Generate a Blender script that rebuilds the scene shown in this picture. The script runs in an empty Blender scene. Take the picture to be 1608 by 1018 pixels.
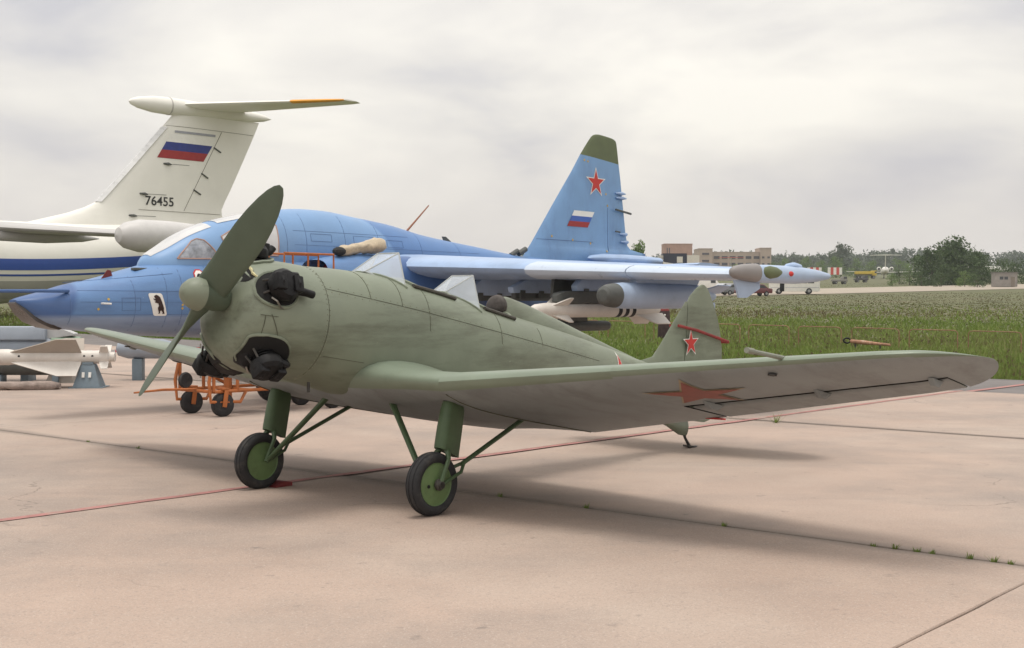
import bpy, bmesh, math, random
import numpy as np
from mathutils import Vector, Matrix
random.seed(7); rng = np.random.default_rng(7)
R = math.radians
S = bpy.context.scene
COL = S.collection
# ------------------------------------------------------------------ camera
FPX, PITCH, ROLL, CH = 1987.44, 0.01702, -0.00207, 1.626     # solved from the two aircraft
cd = bpy.data.cameras.new('camera'); cam = bpy.data.objects.new('camera', cd); COL.objects.link(cam)
cd.sensor_width = 36.0; cd.lens = FPX / 1608 * 36.0; cd.clip_start = 0.1; cd.clip_end = 6000
cam.matrix_world = Matrix.Translation((0, 0, CH)) @ Matrix.Rotation(math.pi/2 - PITCH, 4, 'X') @ Matrix.Rotation(-ROLL, 4, 'Z')
S.camera = cam
# ------------------------------------------------------------------ sky: overcast, clouds over a Nishita base
SUN_EL, SUN_AZ = 83, 215
w = bpy.data.worlds.new('World'); S.world = w; w.use_nodes = True
nt = w.node_tree; nt.nodes.clear(); N = nt.nodes.new; LK = nt.links.new
out = N('ShaderNodeOutputWorld'); bg = N('ShaderNodeBackground'); LK(bg.outputs[0], out.inputs[0])
sky = N('ShaderNodeTexSky'); sky.sky_type = 'NISHITA'; sky.sun_disc = False
sky.sun_elevation = R(SUN_EL); sky.sun_rotation = R(SUN_AZ); sky.air_density = 1.5; sky.dust_density = 4
sks = N('ShaderNodeVectorMath'); sks.operation = 'SCALE'; sks.inputs['Scale'].default_value = 0.10; LK(sky.outputs[0], sks.inputs[0])
tc = N('ShaderNodeTexCoord'); sep = N('ShaderNodeSeparateXYZ'); LK(tc.outputs['Generated'], sep.inputs[0])
mp = N('ShaderNodeMapping'); mp.inputs['Scale'].default_value = (1.0, 1.0, 2.6); mp.inputs['Location'].default_value = (0.9, 0.35, 0.5)
LK(tc.outputs['Generated'], mp.inputs[0])
n1 = N('ShaderNodeTexNoise'); n1.inputs['Scale'].default_value = 3.1; n1.inputs['Detail'].default_value = 5; n1.inputs['Roughness'].default_value = .5; n1.inputs['Distortion'].default_value = .35
LK(mp.outputs[0], n1.inputs['Vector'])
cr = N('ShaderNodeValToRGB'); e = cr.color_ramp
e.elements[0].position = .36; e.elements[0].color = (.60, .59, .615, 1)
e.elements[1].position = .61; e.elements[1].color = (.98, .94, .86, 1)
m_ = e.elements.new(.47); m_.color = (.80, .77, .73, 1)
LK(n1.outputs['Fac'], cr.inputs[0])
hz = N('ShaderNodeMapRange'); hz.inputs['From Min'].default_value = 0.0; hz.inputs['From Max'].default_value = .14; hz.inputs['To Min'].default_value = .6; hz.inputs['To Max'].default_value = 0; LK(sep.outputs['Z'], hz.inputs['Value'])
mixh = N('ShaderNodeMixRGB'); mixh.inputs['Color2'].default_value = (.82, .755, .71, 1); LK(hz.outputs[0], mixh.inputs['Fac']); LK(cr.outputs[0], mixh.inputs['Color1'])
mixc = N('ShaderNodeMixRGB'); mixc.inputs['Fac'].default_value = .93; LK(sks.outputs[0], mixc.inputs['Color1']); LK(mixh.outputs[0], mixc.inputs['Color2'])
# an overcast sky is brighter towards the zenith than at the horizon
zen = N('ShaderNodeMapRange'); zen.inputs['To Min'].default_value = .92; zen.inputs['To Max'].default_value = 1.75; LK(sep.outputs['Z'], zen.inputs['Value'])
zs = N('ShaderNodeVectorMath'); zs.operation = 'SCALE'; LK(mixc.outputs[0], zs.inputs[0]); LK(zen.outputs[0], zs.inputs['Scale'])
LK(zs.outputs[0], bg.inputs['Color']); bg.inputs['Strength'].default_value = .95
sd = bpy.data.lights.new('sun', 'SUN'); sd.energy = 1.4; sd.angle = R(20); sd.color = (1, .95, .87)
so = bpy.data.objects.new('sun', sd); COL.objects.link(so)
sdir = Vector((math.sin(R(SUN_AZ)) * math.cos(R(SUN_EL)), math.cos(R(SUN_AZ)) * math.cos(R(SUN_EL)), math.sin(R(SUN_EL))))
so.rotation_euler = sdir.to_track_quat('Z', 'Y').to_euler(); so.location = sdir * 50
S.view_settings.view_transform = 'Standard'; S.view_settings.look = 'None'; S.view_settings.exposure = 0.14; S.view_settings.gamma = 1
S.render.engine = 'CYCLES'

# ------------------------------------------------------------------ helpers
def mat(name, col, rough=.6, metal=0, var=.12, scale=3.0, bump=.0, bscale=40, stain=None, stain_amt=.0, spec=.4, alpha=1, streak=False, emit=0):
    m = bpy.data.materials.new(name); m.use_nodes = True
    t = m.node_tree; b = t.nodes['Principled BSDF']; A = t.nodes.new; L = t.links.new
    c = A('ShaderNodeTexCoord')
    mpp = A('ShaderNodeMapping'); L(c.outputs['Object'], mpp.inputs[0])
    if streak: mpp.inputs['Scale'].default_value = (1, 1, .25)
    n = A('ShaderNodeTexNoise'); n.inputs['Scale'].default_value = scale; n.inputs['Detail'].default_value = 6; n.inputs['Roughness'].default_value = .6
    L(mpp.outputs[0], n.inputs['Vector'])
    r = A('ShaderNodeValToRGB'); r.color_ramp.elements[0].position = .3; r.color_ramp.elements[1].position = .7
    c0 = [max(0, x * (1 - var)) for x in col]; c1 = [min(1, x * (1 + var)) for x in col]
    r.color_ramp.elements[0].color = (*c0, 1); r.color_ramp.elements[1].color = (*c1, 1)
    L(n.outputs['Fac'], r.inputs[0]); o = r.outputs[0]
    if stain:
        n2 = A('ShaderNodeTexNoise'); n2.inputs['Scale'].default_value = scale * .6; n2.inputs['Detail'].default_value = 9; n2.inputs['Roughness'].default_value = .7
        L(mpp.outputs[0], n2.inputs['Vector'])
        r2 = A('ShaderNodeMapRange'); r2.inputs['From Min'].default_value = .52; r2.inputs['From Max'].default_value = .72; r2.inputs['To Max'].default_value = stain_amt
        L(n2.outputs['Fac'], r2.inputs['Value'])
        mx = A('ShaderNodeMixRGB'); mx.inputs['Color2'].default_value = (*stain, 1); L(r2.outputs[0], mx.inputs['Fac']); L(o, mx.inputs['Color1']); o = mx.outputs[0]
    L(o, b.inputs['Base Color'])
    b.inputs['Roughness'].default_value = rough; b.inputs['Metallic'].default_value = metal; b.inputs['Specular IOR Level'].default_value = spec
    rr = A('ShaderNodeMapRange'); rr.inputs['To Min'].default_value = max(.03, rough - .12); rr.inputs['To Max'].default_value = min(1, rough + .12)
    L(n.outputs['Fac'], rr.inputs['Value']); L(rr.outputs[0], b.inputs['Roughness'])
    if alpha < 1: b.inputs['Alpha'].default_value = alpha
    if bump:
        nb = A('ShaderNodeTexNoise'); nb.inputs['Scale'].default_value = bscale; nb.inputs['Detail'].default_value = 4
        L(c.outputs['Object'], nb.inputs['Vector'])
        bp = A('ShaderNodeBump'); bp.inputs['Strength'].default_value = bump; bp.inputs['Distance'].default_value = .02
        L(nb.outputs['Fac'], bp.inputs['Height']); L(bp.outputs[0], b.inputs['Normal'])
    return m

def camo(name, cols, scale, rough=.5, var=.1, under=None, zsplit=None, loc=(0, 0, 0)):
    """hard-edged two/three tone paint, with another colour below a height of the airframe"""
    m = mat(name, (1, 1, 1), rough, var=var, scale=2.5, bump=.03, bscale=9)
    t = m.node_tree; A = t.nodes.new; L = t.links.new; b = t.nodes['Principled BSDF']
    old = b.inputs['Base Color'].links[0].from_socket
    c = A('ShaderNodeTexCoord'); mp2 = A('ShaderNodeMapping'); mp2.inputs['Location'].default_value = loc; L(c.outputs['Object'], mp2.inputs[0])
    n = A('ShaderNodeTexNoise'); n.inputs['Scale'].default_value = scale; n.inputs['Detail'].default_value = 1.0; L(mp2.outputs[0], n.inputs['Vector'])
    r = A('ShaderNodeValToRGB'); el = r.color_ramp.elements
    k = len(cols); el[0].position = 0; el[0].color = (*cols[0], 1); el[1].position = .47; el[1].color = (*cols[1], 1)
    e2 = el.new(.45); e2.color = (*cols[0], 1)
    if k > 2:
        e3 = el.new(.56); e3.color = (*cols[1], 1); e4 = el.new(.58); e4.color = (*cols[2], 1)
    L(n.outputs['Fac'], r.inputs[0]); o = r.outputs[0]
    if under:
        sp = A('ShaderNodeSeparateXYZ'); L(c.outputs['Object'], sp.inputs[0])
        mr = A('ShaderNodeMapRange'); mr.inputs['From Min'].default_value = zsplit - .03; mr.inputs['From Max'].default_value = zsplit + .03
        L(sp.outputs['Z'], mr.inputs['Value'])
        mu = A('ShaderNodeMixRGB'); mu.inputs['Color1'].default_value = (*under, 1); L(mr.outputs[0], mu.inputs['Fac']); L(o, mu.inputs['Color2']); o = mu.outputs[0]
    mm = A('ShaderNodeMixRGB'); mm.blend_type = 'MULTIPLY'; mm.inputs['Fac'].default_value = 1; L(o, mm.inputs['Color1']); L(old, mm.inputs['Color2'])
    L(mm.outputs[0], b.inputs['Base Color'])
    return m

def grime(m, stretch, col, amt, sc=2.2, chips=None):
    """runs and smears along the airflow, and chipped paint"""
    t = m.node_tree; A = t.nodes.new; L = t.links.new; b = t.nodes['Principled BSDF']; o = b.inputs['Base Color'].links[0].from_socket
    c = A('ShaderNodeTexCoord')
    def layer(scale3, s_, f0, f1, am, cl, o):
        mp2 = A('ShaderNodeMapping'); mp2.inputs['Scale'].default_value = scale3; L(c.outputs['Object'], mp2.inputs[0])
        n = A('ShaderNodeTexNoise'); n.inputs['Scale'].default_value = s_; n.inputs['Detail'].default_value = 10; n.inputs['Roughness'].default_value = .72; L(mp2.outputs[0], n.inputs['Vector'])
        r = A('ShaderNodeMapRange'); r.inputs['From Min'].default_value = f0; r.inputs['From Max'].default_value = f1; r.inputs['To Max'].default_value = am; L(n.outputs['Fac'], r.inputs['Value'])
        mx = A('ShaderNodeMixRGB'); mx.inputs['Color2'].default_value = (*cl, 1); L(r.outputs[0], mx.inputs['Fac']); L(o, mx.inputs['Color1']); return mx.outputs[0]
    o = layer(stretch, sc, .48, .70, amt, col, o)
    if chips: o = layer((1, 1, 1), 26, .66, .70, .8, chips, o)
    L(o, b.inputs['Base Color']); return m

class MB:
    def __init__(s): s.v = []; s.f = []
    def add(s, v, f):
        k = len(s.v); s.v += [tuple(p) for p in v]; s.f += [tuple(i + k for i in q) for q in f]; return s
    def box(s, c, d, rz=0, rx=0, ry=0, taper=1):
        M = Matrix.Translation(c) @ Matrix.Rotation(rz, 4, 'Z') @ Matrix.Rotation(ry, 4, 'Y') @ Matrix.Rotation(rx, 4, 'X')
        v = []
        for z in (-.5, .5):
            k = taper if z > 0 else 1
            for x, y in ((-.5, -.5), (.5, -.5), (.5, .5), (-.5, .5)): v.append(M @ Vector((x*d[0]*k, y*d[1]*k, z*d[2])))
        return s.add(v, [(3,2,1,0),(4,5,6,7),(0,1,5,4),(1,2,6,5),(2,3,7,6),(3,0,4,7)])
    def rings(s, rs, closed=True, cap=True):
        n = len(rs[0]); v = [p for r in rs for p in r]; f = []
        for i in range(len(rs)-1):
            for j in range(n if closed else n-1):
                f.append((i*n+j, i*n+(j+1) % n, (i+1)*n+(j+1) % n, (i+1)*n+j))
        if cap and closed: f.append(tuple(range(n))[::-1]); f.append(tuple((len(rs)-1)*n+j for j in range(n)))
        return s.add(v, f)
    def tube(s, pts, rad, n=8, sq=None):
        pts = [Vector(p) for p in pts]
        if not hasattr(rad, '__len__'): rad = [rad]*len(pts)
        rs = []; up = None
        for i, p in enumerate(pts):
            d = (pts[min(i+1, len(pts)-1)] - pts[max(i-1, 0)]).normalized()
            if up is None: up = Vector((0,0,1)) if abs(d.z) < .9 else Vector((1,0,0))
            a = d.cross(up).normalized(); b = a.cross(d).normalized(); up = b
            sx, sy = sq if sq else (1, 1)
            rs.append([p + (a*math.cos(t)*sx + b*math.sin(t)*sy)*rad[i] for t in (2*math.pi*(k+.5)/n for k in range(n))])
        return s.rings(rs)
    def lathe(s, prof, o=(0,0,0), ax=(1,0,0), n=24):
        ax = Vector(ax).normalized(); up = Vector((0,0,1)) if abs(ax.z) < .9 else Vector((1,0,0))
        a = ax.cross(up).normalized(); b = a.cross(ax)
        return s.rings([[Vector(o) + ax*x + (a*math.cos(2*math.pi*k/n) + b*math.sin(2*math.pi*k/n))*max(r, 1e-4) for k in range(n)] for x, r in prof])
    def prism(s, poly, off):
        off = Vector(off); n = len(poly); a = [Vector(p) for p in poly]
        return s.add(a + [p+off for p in a], [tuple(range(n))[::-1], tuple(range(n, 2*n))] + [(i, (i+1) % n, n+(i+1) % n, n+i) for i in range(n)])
    def sphere(s, c, r, n=12, m=8):
        if not hasattr(r, '__len__'): r = (r, r, r)
        return s.rings([[(c[0]+r[0]*math.sin(a)*math.cos(t), c[1]+r[1]*math.sin(a)*math.sin(t), c[2]+r[2]*math.cos(a)) for t in (2*math.pi*k/n for k in range(n))] for a in (max(.02, min(math.pi-.02, math.pi*i/m)) for i in range(m+1))])
    def build(s, name, m, parent=None, smooth=30, tf=None, bevel=0, recalc=True):
        me = bpy.data.meshes.new(name)
        v = [tf(*p) for p in s.v] if tf else s.v
        me.from_pydata([tuple(p) for p in v], [], s.f)
        if recalc or bevel:
            bm = bmesh.new(); bm.from_mesh(me)
            if bevel: bmesh.ops.bevel(bm, geom=[e_ for e_ in bm.edges if len(e_.link_faces) == 2 and e_.calc_face_angle(0) > .6], offset=bevel, segments=2, affect='EDGES', profile=.6)
            bmesh.ops.recalc_face_normals(bm, faces=bm.faces); bm.to_mesh(me); bm.free()
        if smooth:
            me.polygons.foreach_set('use_smooth', [True]*len(me.polygons)); me.set_sharp_from_angle(angle=R(smooth))
        me.materials.append(m)
        o = bpy.data.objects.new(name, me); COL.objects.link(o); o.parent = parent
        return o

def tag(o, label, cat, group=None, kind=None):
    if label: o['label'] = label
    if cat: o['category'] = cat
    if group: o['group'] = group
    if kind: o['kind'] = kind
    return o
def empty(name, loc, rz=0):
    o = bpy.data.objects.new(name, None); COL.objects.link(o); o.location = loc; o.rotation_euler = (0, 0, rz); o.empty_display_size = .3; return o
def copy_tree(o, parent=None):
    c = o.copy(); COL.objects.link(c); c.parent = parent
    for ch in [x for x in bpy.data.objects if x.parent == o]: copy_tree(ch, c)
    return c
def patch(poly2, fn, name, m, parent=None, cuts=3, tf=None, smooth=30):
    """a flat 2-D outline laid onto a curved surface: fn(a, b) -> 3-D point"""
    bm = bmesh.new(); vs = [bm.verts.new((a, b, 0)) for a, b in poly2]
    bm.faces.new(vs); bmesh.ops.triangulate(bm, faces=bm.faces)
    if cuts: bmesh.ops.subdivide_edges(bm, edges=bm.edges, cuts=cuts, use_grid_fill=True)
    for v in bm.verts:
        p = fn(v.co.x, v.co.y); v.co = tf(*p) if tf else p
    me = bpy.data.meshes.new(name); bmesh.ops.recalc_face_normals(bm, faces=bm.faces); bm.to_mesh(me); bm.free()
    me.materials.append(m)
    if smooth: me.polygons.foreach_set('use_smooth', [True]*len(me.polygons))
    o = bpy.data.objects.new(name, me); COL.objects.link(o); o.parent = parent; return o
def text_patch(txt, fn, name, m, parent, size, tf=None, sx=1):
    """lettering as mesh laid onto a surface"""
    cu = bpy.data.curves.new(name, 'FONT'); cu.body = txt; cu.size = size; cu.resolution_u = 3; cu.offset = size*.012
    o = bpy.data.objects.new(name, cu); COL.objects.link(o)
    me = bpy.data.meshes.new_from_object(o); bpy.data.objects.remove(o)
    for v in me.vertices:
        p = fn(v.co.x*sx, v.co.y); v.co = tf(*p) if tf else p
    me.materials.append(m); o = bpy.data.objects.new(name, me); COL.objects.link(o); o.parent = parent; return o
def star_poly(r, rot=0, k=.382):
    return [((r if i % 2 == 0 else r*k)*math.sin(rot + i*math.pi/5), (r if i % 2 == 0 else r*k)*math.cos(rot + i*math.pi/5)) for i in range(10)]
def interp(tab, x, k):
    xs = [t[0] for t in tab]
    if x <= xs[0]: return tab[0][k]
    if x >= xs[-1]: return tab[-1][k]
    i = max(j for j in range(len(xs)) if xs[j] <= x); i = min(i, len(xs)-2)
    def sl(j):
        if j == 0 or j == len(xs)-1:
            a, b = (0, 1) if j == 0 else (len(xs)-2, len(xs)-1)
            return (tab[b][k]-tab[a][k])/(xs[b]-xs[a])
        a = (tab[j][k]-tab[j-1][k])/(xs[j]-xs[j-1]); b = (tab[j+1][k]-tab[j][k])/(xs[j+1]-xs[j])
        return 0 if a*b <= 0 else 2*a*b/(a+b)
    h = xs[i+1]-xs[i]; t = (x-xs[i])/h
    return (2*t**3-3*t*t+1)*tab[i][k] + (t**3-2*t*t+t)*h*sl(i) + (-2*t**3+3*t*t)*tab[i+1][k] + (t**3-t*t)*h*sl(i+1)
def sgnpow(a, p): return math.copysign(abs(a)**p, a)
def super_ring(X, w, zt, zb, e, n, P0=0):
    c, h = (zt+zb)/2, (zt-zb)/2
    return [(X, P0 + w*sgnpow(math.cos(t), 2/e), c + h*sgnpow(math.sin(t), 2/e)) for t in (2*math.pi*(k+.5)/n for k in range(n))]
def side_P(tab, X, Z):
    w_, zt, zb, e_ = (interp(tab, X, k) for k in (1, 2, 3, 4)); c, h = (zt+zb)/2, (zt-zb)/2
    q = min(.9999, abs((Z-c)/h)); return w_*(1-q**e_)**(1/e_)
def top_Z(tab, X, P):
    w_, zt, zb, e_ = (interp(tab, X, k) for k in (1, 2, 3, 4)); c, h = (zt+zb)/2, (zt-zb)/2
    q = min(.9999, abs(P/w_)); return c + h*(1-q**e_)**(1/e_)
def airfoil(n, t, cam_=.02, u1=1.0):
    """ring of (u, z) per unit chord, upper surface from the cut back to the nose, then the lower one forward to the cut"""
    def th(u): return 5*t*(.2969*math.sqrt(u) - .126*u - .3516*u*u + .2843*u**3 - .1036*u**4)
    def cl(u): return cam_*4*u*(1-u)
    us = [u1*(.5-.5*math.cos(math.pi*i/n)) for i in range(n+1)]
    return [(u, cl(u)+th(u)) for u in us[::-1]] + [(u, cl(u)-th(u)) for u in us[1:]]

# ------------------------------------------------------------------ ground
def terr(y): # field rises gently beyond the apron
    sp = lambda x, k: x if x > 30*k else k*math.log1p(math.exp(x/k))
    return .0207*sp(y-33, 5) + .006*sp(y-200, 20)
def at(px, py, Y):
    a = (px-804)/FPX; b = -(py-509)/FPX
    r = a*math.cos(ROLL) + b*math.sin(ROLL); u = -a*math.sin(ROLL) + b*math.cos(ROLL)
    d = (r, math.cos(PITCH)+u*math.sin(PITCH), -math.sin(PITCH)+u*math.cos(PITCH)); t = Y/d[1]
    return Vector((d[0]*t, Y, CH+d[2]*t))
def gnd(px, py):
    lo, hi = 2.0, 3000.0
    for _ in range(60):
        mid = (lo+hi)/2
        if at(px, py, mid).z > terr(mid): lo = mid
        else: hi = mid
    p = at(px, py, lo); p.z = terr(lo); return p
UD = Vector((.764, -.645, 0)); ND = Vector((.645, .764, 0))     # apron joints run along these two directions
EDGE = 23.15
concrete = mat('concrete', (.385, .292, .24), .85, var=.13, scale=.55, bump=.25, bscale=55, stain=(.27, .23, .205), stain_amt=.5)
def enrich_concrete(m):
    t = m.node_tree; A = t.nodes.new; L = t.links.new; b = t.nodes['Principled BSDF']; o = b.inputs['Base Color'].links[0].from_socket
    g = A('ShaderNodeNewGeometry'); oi = A('ShaderNodeObjectInfo')
    def nz(sc, d, f0, f1, t1, stretch=None):
        n = A('ShaderNodeTexNoise'); n.inputs['Scale'].default_value = sc; n.inputs['Detail'].default_value = d; n.inputs['Roughness'].default_value = .65
        src = g.outputs['Position']
        if stretch:
            mpp = A('ShaderNodeMapping'); mpp.inputs['Rotation'].default_value = (0, 0, stretch[0]); mpp.inputs['Scale'].default_value = stretch[1]; L(src, mpp.inputs[0]); src = mpp.outputs[0]
        L(src, n.inputs['Vector'])
        r = A('ShaderNodeMapRange'); r.inputs['From Min'].default_value = f0; r.inputs['From Max'].default_value = f1; r.inputs['To Min'].default_value = 0; r.inputs['To Max'].default_value = t1; L(n.outputs['Fac'], r.inputs['Value']); return r.outputs[0]
    def mix(fac, c):
        nonlocal o
        mx = A('ShaderNodeMixRGB'); mx.inputs['Color2'].default_value = (*c, 1); L(fac, mx.inputs['Fac']); L(o, mx.inputs['Color1']); o = mx.outputs[0]
    mix(nz(.22, 4, .46, .66, .6), (.44, .365, .31))
    mix(nz(.30, 6, .48, .64, .6), (.235, .20, .18))
    vo = A('ShaderNodeTexVoronoi'); vo.feature = 'DISTANCE_TO_EDGE'; vo.inputs['Scale'].default_value = .16
    wn = A('ShaderNodeTexNoise'); wn.inputs['Scale'].default_value = 1.3; wn.inputs['Detail'].default_value = 5; L(g.outputs['Position'], wn.inputs['Vector'])
    av = A('ShaderNodeVectorMath'); av.operation = 'MULTIPLY_ADD'; av.inputs[1].default_value = (1.2, 1.2, 0); L(wn.outputs['Color'], av.inputs[0]); L(g.outputs['Position'], av.inputs[2]); L(av.outputs[0], vo.inputs['Vector'])
    ck_ = A('ShaderNodeMapRange'); ck_.inputs['From Min'].default_value = .0005; ck_.inputs['From Max'].default_value = .0022; ck_.inputs['To Min'].default_value = .6; ck_.inputs['To Max'].default_value = 0; L(vo.outputs['Distance'], ck_.inputs['Value'])
    gate = nz(.35, 2, .52, .6, 1.0); mg = A('ShaderNodeMath'); mg.operation = 'MULTIPLY'; L(ck_.outputs[0], mg.inputs[0]); L(gate, mg.inputs[1]); mix(mg.outputs[0], (.12, .10, .085))
    mix(nz(.5, 8, .54, .72, .5, (.7, (.25, 1.6, 1))), (.24, .205, .185))
    mix(nz(70, 3, .54, .70, .6), (.22, .19, .17))
    mix(nz(28, 4, .56, .70, .4), (.26, .22, .20))
    mix(nz(95, 3, .56, .70, .55), (.56, .49, .43))
    mix(nz(5, 6, .63, .72, .6), (.17, .145, .13))
    mix(nz(1.7, 7, .66, .74, .55), (.16, .14, .13))
    # dirt gathered along the slab joints
    def joint(vec, off, per, w_):
        dp = A('ShaderNodeVectorMath'); dp.operation = 'DOT_PRODUCT'; dp.inputs[1].default_value = vec; L(g.outputs['Position'], dp.inputs[0])
        def M(op, a_, b_=None):
            q = A('ShaderNodeMath'); q.operation = op
            for i_, v_ in enumerate((a_, b_)):
                if v_ is None: continue
                if isinstance(v_, (int, float)): q.inputs[i_].default_value = v_
                else: L(v_, q.inputs[i_])
            return q.outputs[0]
        f = M('MULTIPLY', M('ABSOLUTE', M('SUBTRACT', M('FRACT', M('ADD', M('DIVIDE', M('SUBTRACT', dp.outputs['Value'], off), per), 100.5)), .5)), per)
        nn = A('ShaderNodeTexNoise'); nn.inputs['Scale'].default_value = 1.1; nn.inputs['Detail'].default_value = 6; L(g.outputs['Position'], nn.inputs['Vector'])
        wv = M('MULTIPLY', nn.outputs['Fac'], w_*2)
        r_ = A('ShaderNodeMapRange'); r_.inputs['From Min'].default_value = .02; r_.inputs['To Min'].default_value = .75; r_.inputs['To Max'].default_value = 0; L(f, r_.inputs['Value']); L(wv, r_.inputs['From Max'])
        return r_.outputs[0]
    mix(joint(tuple(ND), 8.02, 7.55, .17), (.17, .145, .125))
    hs = A('ShaderNodeHueSaturation'); L(o, hs.inputs['Color'])
    mr = A('ShaderNodeMapRange'); mr.inputs['To Min'].default_value = .93; mr.inputs['To Max'].default_value = 1.06; L(oi.outputs['Random'], mr.inputs['Value']); L(mr.outputs[0], hs.inputs['Value'])
    L(hs.outputs[0], b.inputs['Base Color'])
enrich_concrete(concrete)
dirt = mat('joint_dirt', (.03, .027, .022), .95, var=.3, scale=20)
asph = mat('old_asphalt', (.17, .155, .15), .9, var=.15, scale=1.2, bump=.3, bscale=60, stain=(.11, .1, .095), stain_amt=.5)
soil = mat('field_soil', (.105, .11, .048), .95, var=.35, scale=.25, bump=.5, bscale=6, stain=(.17, .13, .085), stain_amt=.8)
roadm = mat('pale_road', (.36, .31, .25), .9, var=.1, scale=.2)
redp = mat('worn_red_line', (.36, .17, .155), .85, var=.25, scale=5, stain=(.36, .29, .24), stain_amt=1.0)
# one sheet to the horizon
def sheet(name, ys, xw, m, dz):
    mb = MB(); xs = np.linspace(-1, 1, 9)
    rs = [[(x*(xw if not callable(xw) else xw(y)), y, terr(y)+dz) for x in xs] for y in ys]
    mb.rings(rs, closed=False); o = mb.build(name, m, None, smooth=60); tag(o, None, None, kind='structure'); return o
ys_ = list(np.concatenate([np.linspace(-60, 24, 8), np.linspace(26, 60, 18), np.linspace(64, 176, 18), np.linspace(180, 320, 36), np.geomspace(335, 1500, 20)]))
sheet('field', ys_, lambda y: 700 + abs(y)*.55, soil, -.09)
# asphalt strip beyond the slabs, and the apron bed below them
def strip(name, n0, n1, u0, u1, m, dz, kind='structure', steps=40, nn=6):
    mb = MB(); rs = []
    for u in np.linspace(u0, u1, steps):
        r = []
        for n in np.linspace(n0, n1, nn):
            p = UD*u + ND*n; r.append((p.x, p.y, terr(p.y)+dz))
        rs.append(r)
    mb.rings(rs, closed=False); o = mb.build(name, m, None, smooth=60)
    if kind: o['kind'] = kind
    return o
strip('apron_bed', -25, EDGE, -45, 40, dirt, -.013)
strip('asphalt_strip', EDGE+.02, EDGE+4.4, -60, 60, asph, -.03)
# slabs
apron = empty('apron', (0, 0, 0)); apron['kind'] = 'structure'
US = [-2.45+6.5*k for k in range(-6, 6)]; NS = [8.02-7.55*k for k in (4, 3, 2, 1, 0, -1, -2)]; NS[-1] = EDGE
def slab(u0, u1, n0, n1):
    g = .007; gn = .032; J = lambda: random.gauss(0, .005)
    K = 24
    e = [(u0+g+(u1-u0-2*g)*k/K, n0+gn+J()) for k in range(K)] + [(u1-g+J()*.6, n0+gn+(n1-n0-2*gn)*k/K) for k in range(K)] + \
        [(u1-g-(u1-u0-2*g)*k/K, n1-gn+J()) for k in range(K)] + [(u0+g+J()*.6, n1-gn-(n1-n0-2*gn)*k/K) for k in range(K)]
    top = [UD*a + ND*b for a, b in e]; dz = random.uniform(-.004, .004)
    cu, cn = (u0+u1)/2, (n0+n1)/2; ins = [UD*(cu+(a-cu)*.9985) + ND*(cn+(b-cn)*.9985) for a, b in e]
    mb = MB(); n = len(top)
    V = [(p.x, p.y, terr(p.y)-.06) for p in top] + [(p.x, p.y, terr(p.y)-.008+dz) for p in top] + [(p.x, p.y, terr(p.y)+dz) for p in ins]
    F = [(i, (i+1) % n, n+(i+1) % n, n+i) for i in range(n)] + [(n+i, n+(i+1) % n, 2*n+(i+1) % n, 2*n+i) for i in range(n)] + [tuple(range(2*n, 3*n))]
    mb.add(V, F); return mb.build('slab', concrete, apron, smooth=0)
for a in range(len(US)-1):
    for b in range(len(NS)-1):
        slab(US[a], US[a+1], NS[b], NS[b+1])
# red line painted along a joint (crosses onto the asphalt)
mb = MB()
rs = []
for n in np.linspace(1.0, EDGE-.02, 60):
    p = UD*(-8.93+.012*(n-8)) + ND*n; wv = .05+random.gauss(0, .004)
    rs.append([(q.x, q.y, terr(q.y)+.009) for q in (p+UD*.012, p+UD*(.012+wv*2))])
mb.rings(rs, closed=False); o = mb.build('red_line', redp, None, smooth=0); o['kind'] = 'structure'
mb = MB(); rs = []
for n in np.linspace(EDGE+.04, EDGE+4.3, 14):
    p = UD*(-8.75) + ND*n + UD*((n-EDGE)*.05); rs.append([(q.x, q.y, terr(q.y)-.018) for q in (p, p+UD*.16)])
mb.rings(rs, closed=False); o = mb.build('red_line_on_asphalt', redp, None, smooth=0); o['kind'] = 'structure'
# the far road the bus stands on
mb = MB(); rs = []
for px, y0, y1 in ((760, 461, 470), (1000, 458, 466), (1160, 455, 463.5), (1300, 452.5, 461), (1450, 449, 457), (1608, 446, 453), (1800, 443, 449)):
    a, b = gnd(px, y0), gnd(px, y1); rs.append([(p.x, p.y, terr(p.y)-.045) for p in [a.lerp(b, q_/6) for q_ in range(7)]])
mb.rings(rs, closed=False); o = mb.build('road', roadm, None, smooth=0); o['kind'] = 'structure'
# ------------------------------------------------------------------ green trainer monoplane
UTX, UTY, UYAW, UTH, UHZ = -2.31834, 9.25965, .71875, .1393, 1.68823
CT, ST = math.cos(UTH), math.sin(UTH)
def U(X, P, Z): return (X*CT + Z*ST, -P, -X*ST + Z*CT + UHZ)       # airframe axes (aft, port, up) -> plane's own ground frame
green = mat('faded_green_paint', (.19, .218, .162), .48, var=.13, scale=1.6, bump=.14, bscale=3.5, stain=(.13, .14, .095), stain_amt=.6, spec=.45)
green_w = mat('wing_green_paint', (.19, .232, .175), .38, var=.1, scale=1.2, bump=.04, bscale=5, stain=(.15, .17, .12), stain_amt=.4, spec=.5)
under_g = mat('wing_underside_paint', (.265, .29, .295), .55, var=.12, scale=2, bump=.05, bscale=6, stain=(.165, .172, .165), stain_amt=.75)
grime(green, (.35, 1.3, 2.2), (.095, .102, .07), .95, 1.8, chips=(.30, .31, .24)); grime(green_w, (2.0, .5, 1), (.12, .14, .10), .5, 2.0); grime(under_g, (.5, 1.6, 1), (.175, .182, .178), .8, 2.4)
prop_g = mat('propeller_green', (.082, .108, .075), .55, var=.12, scale=4, bump=.05)
gear_g = mat('gear_green', (.065, .105, .05), .45, var=.15, scale=6, bump=.05, stain=(.04, .06, .03), stain_amt=.6)
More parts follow.
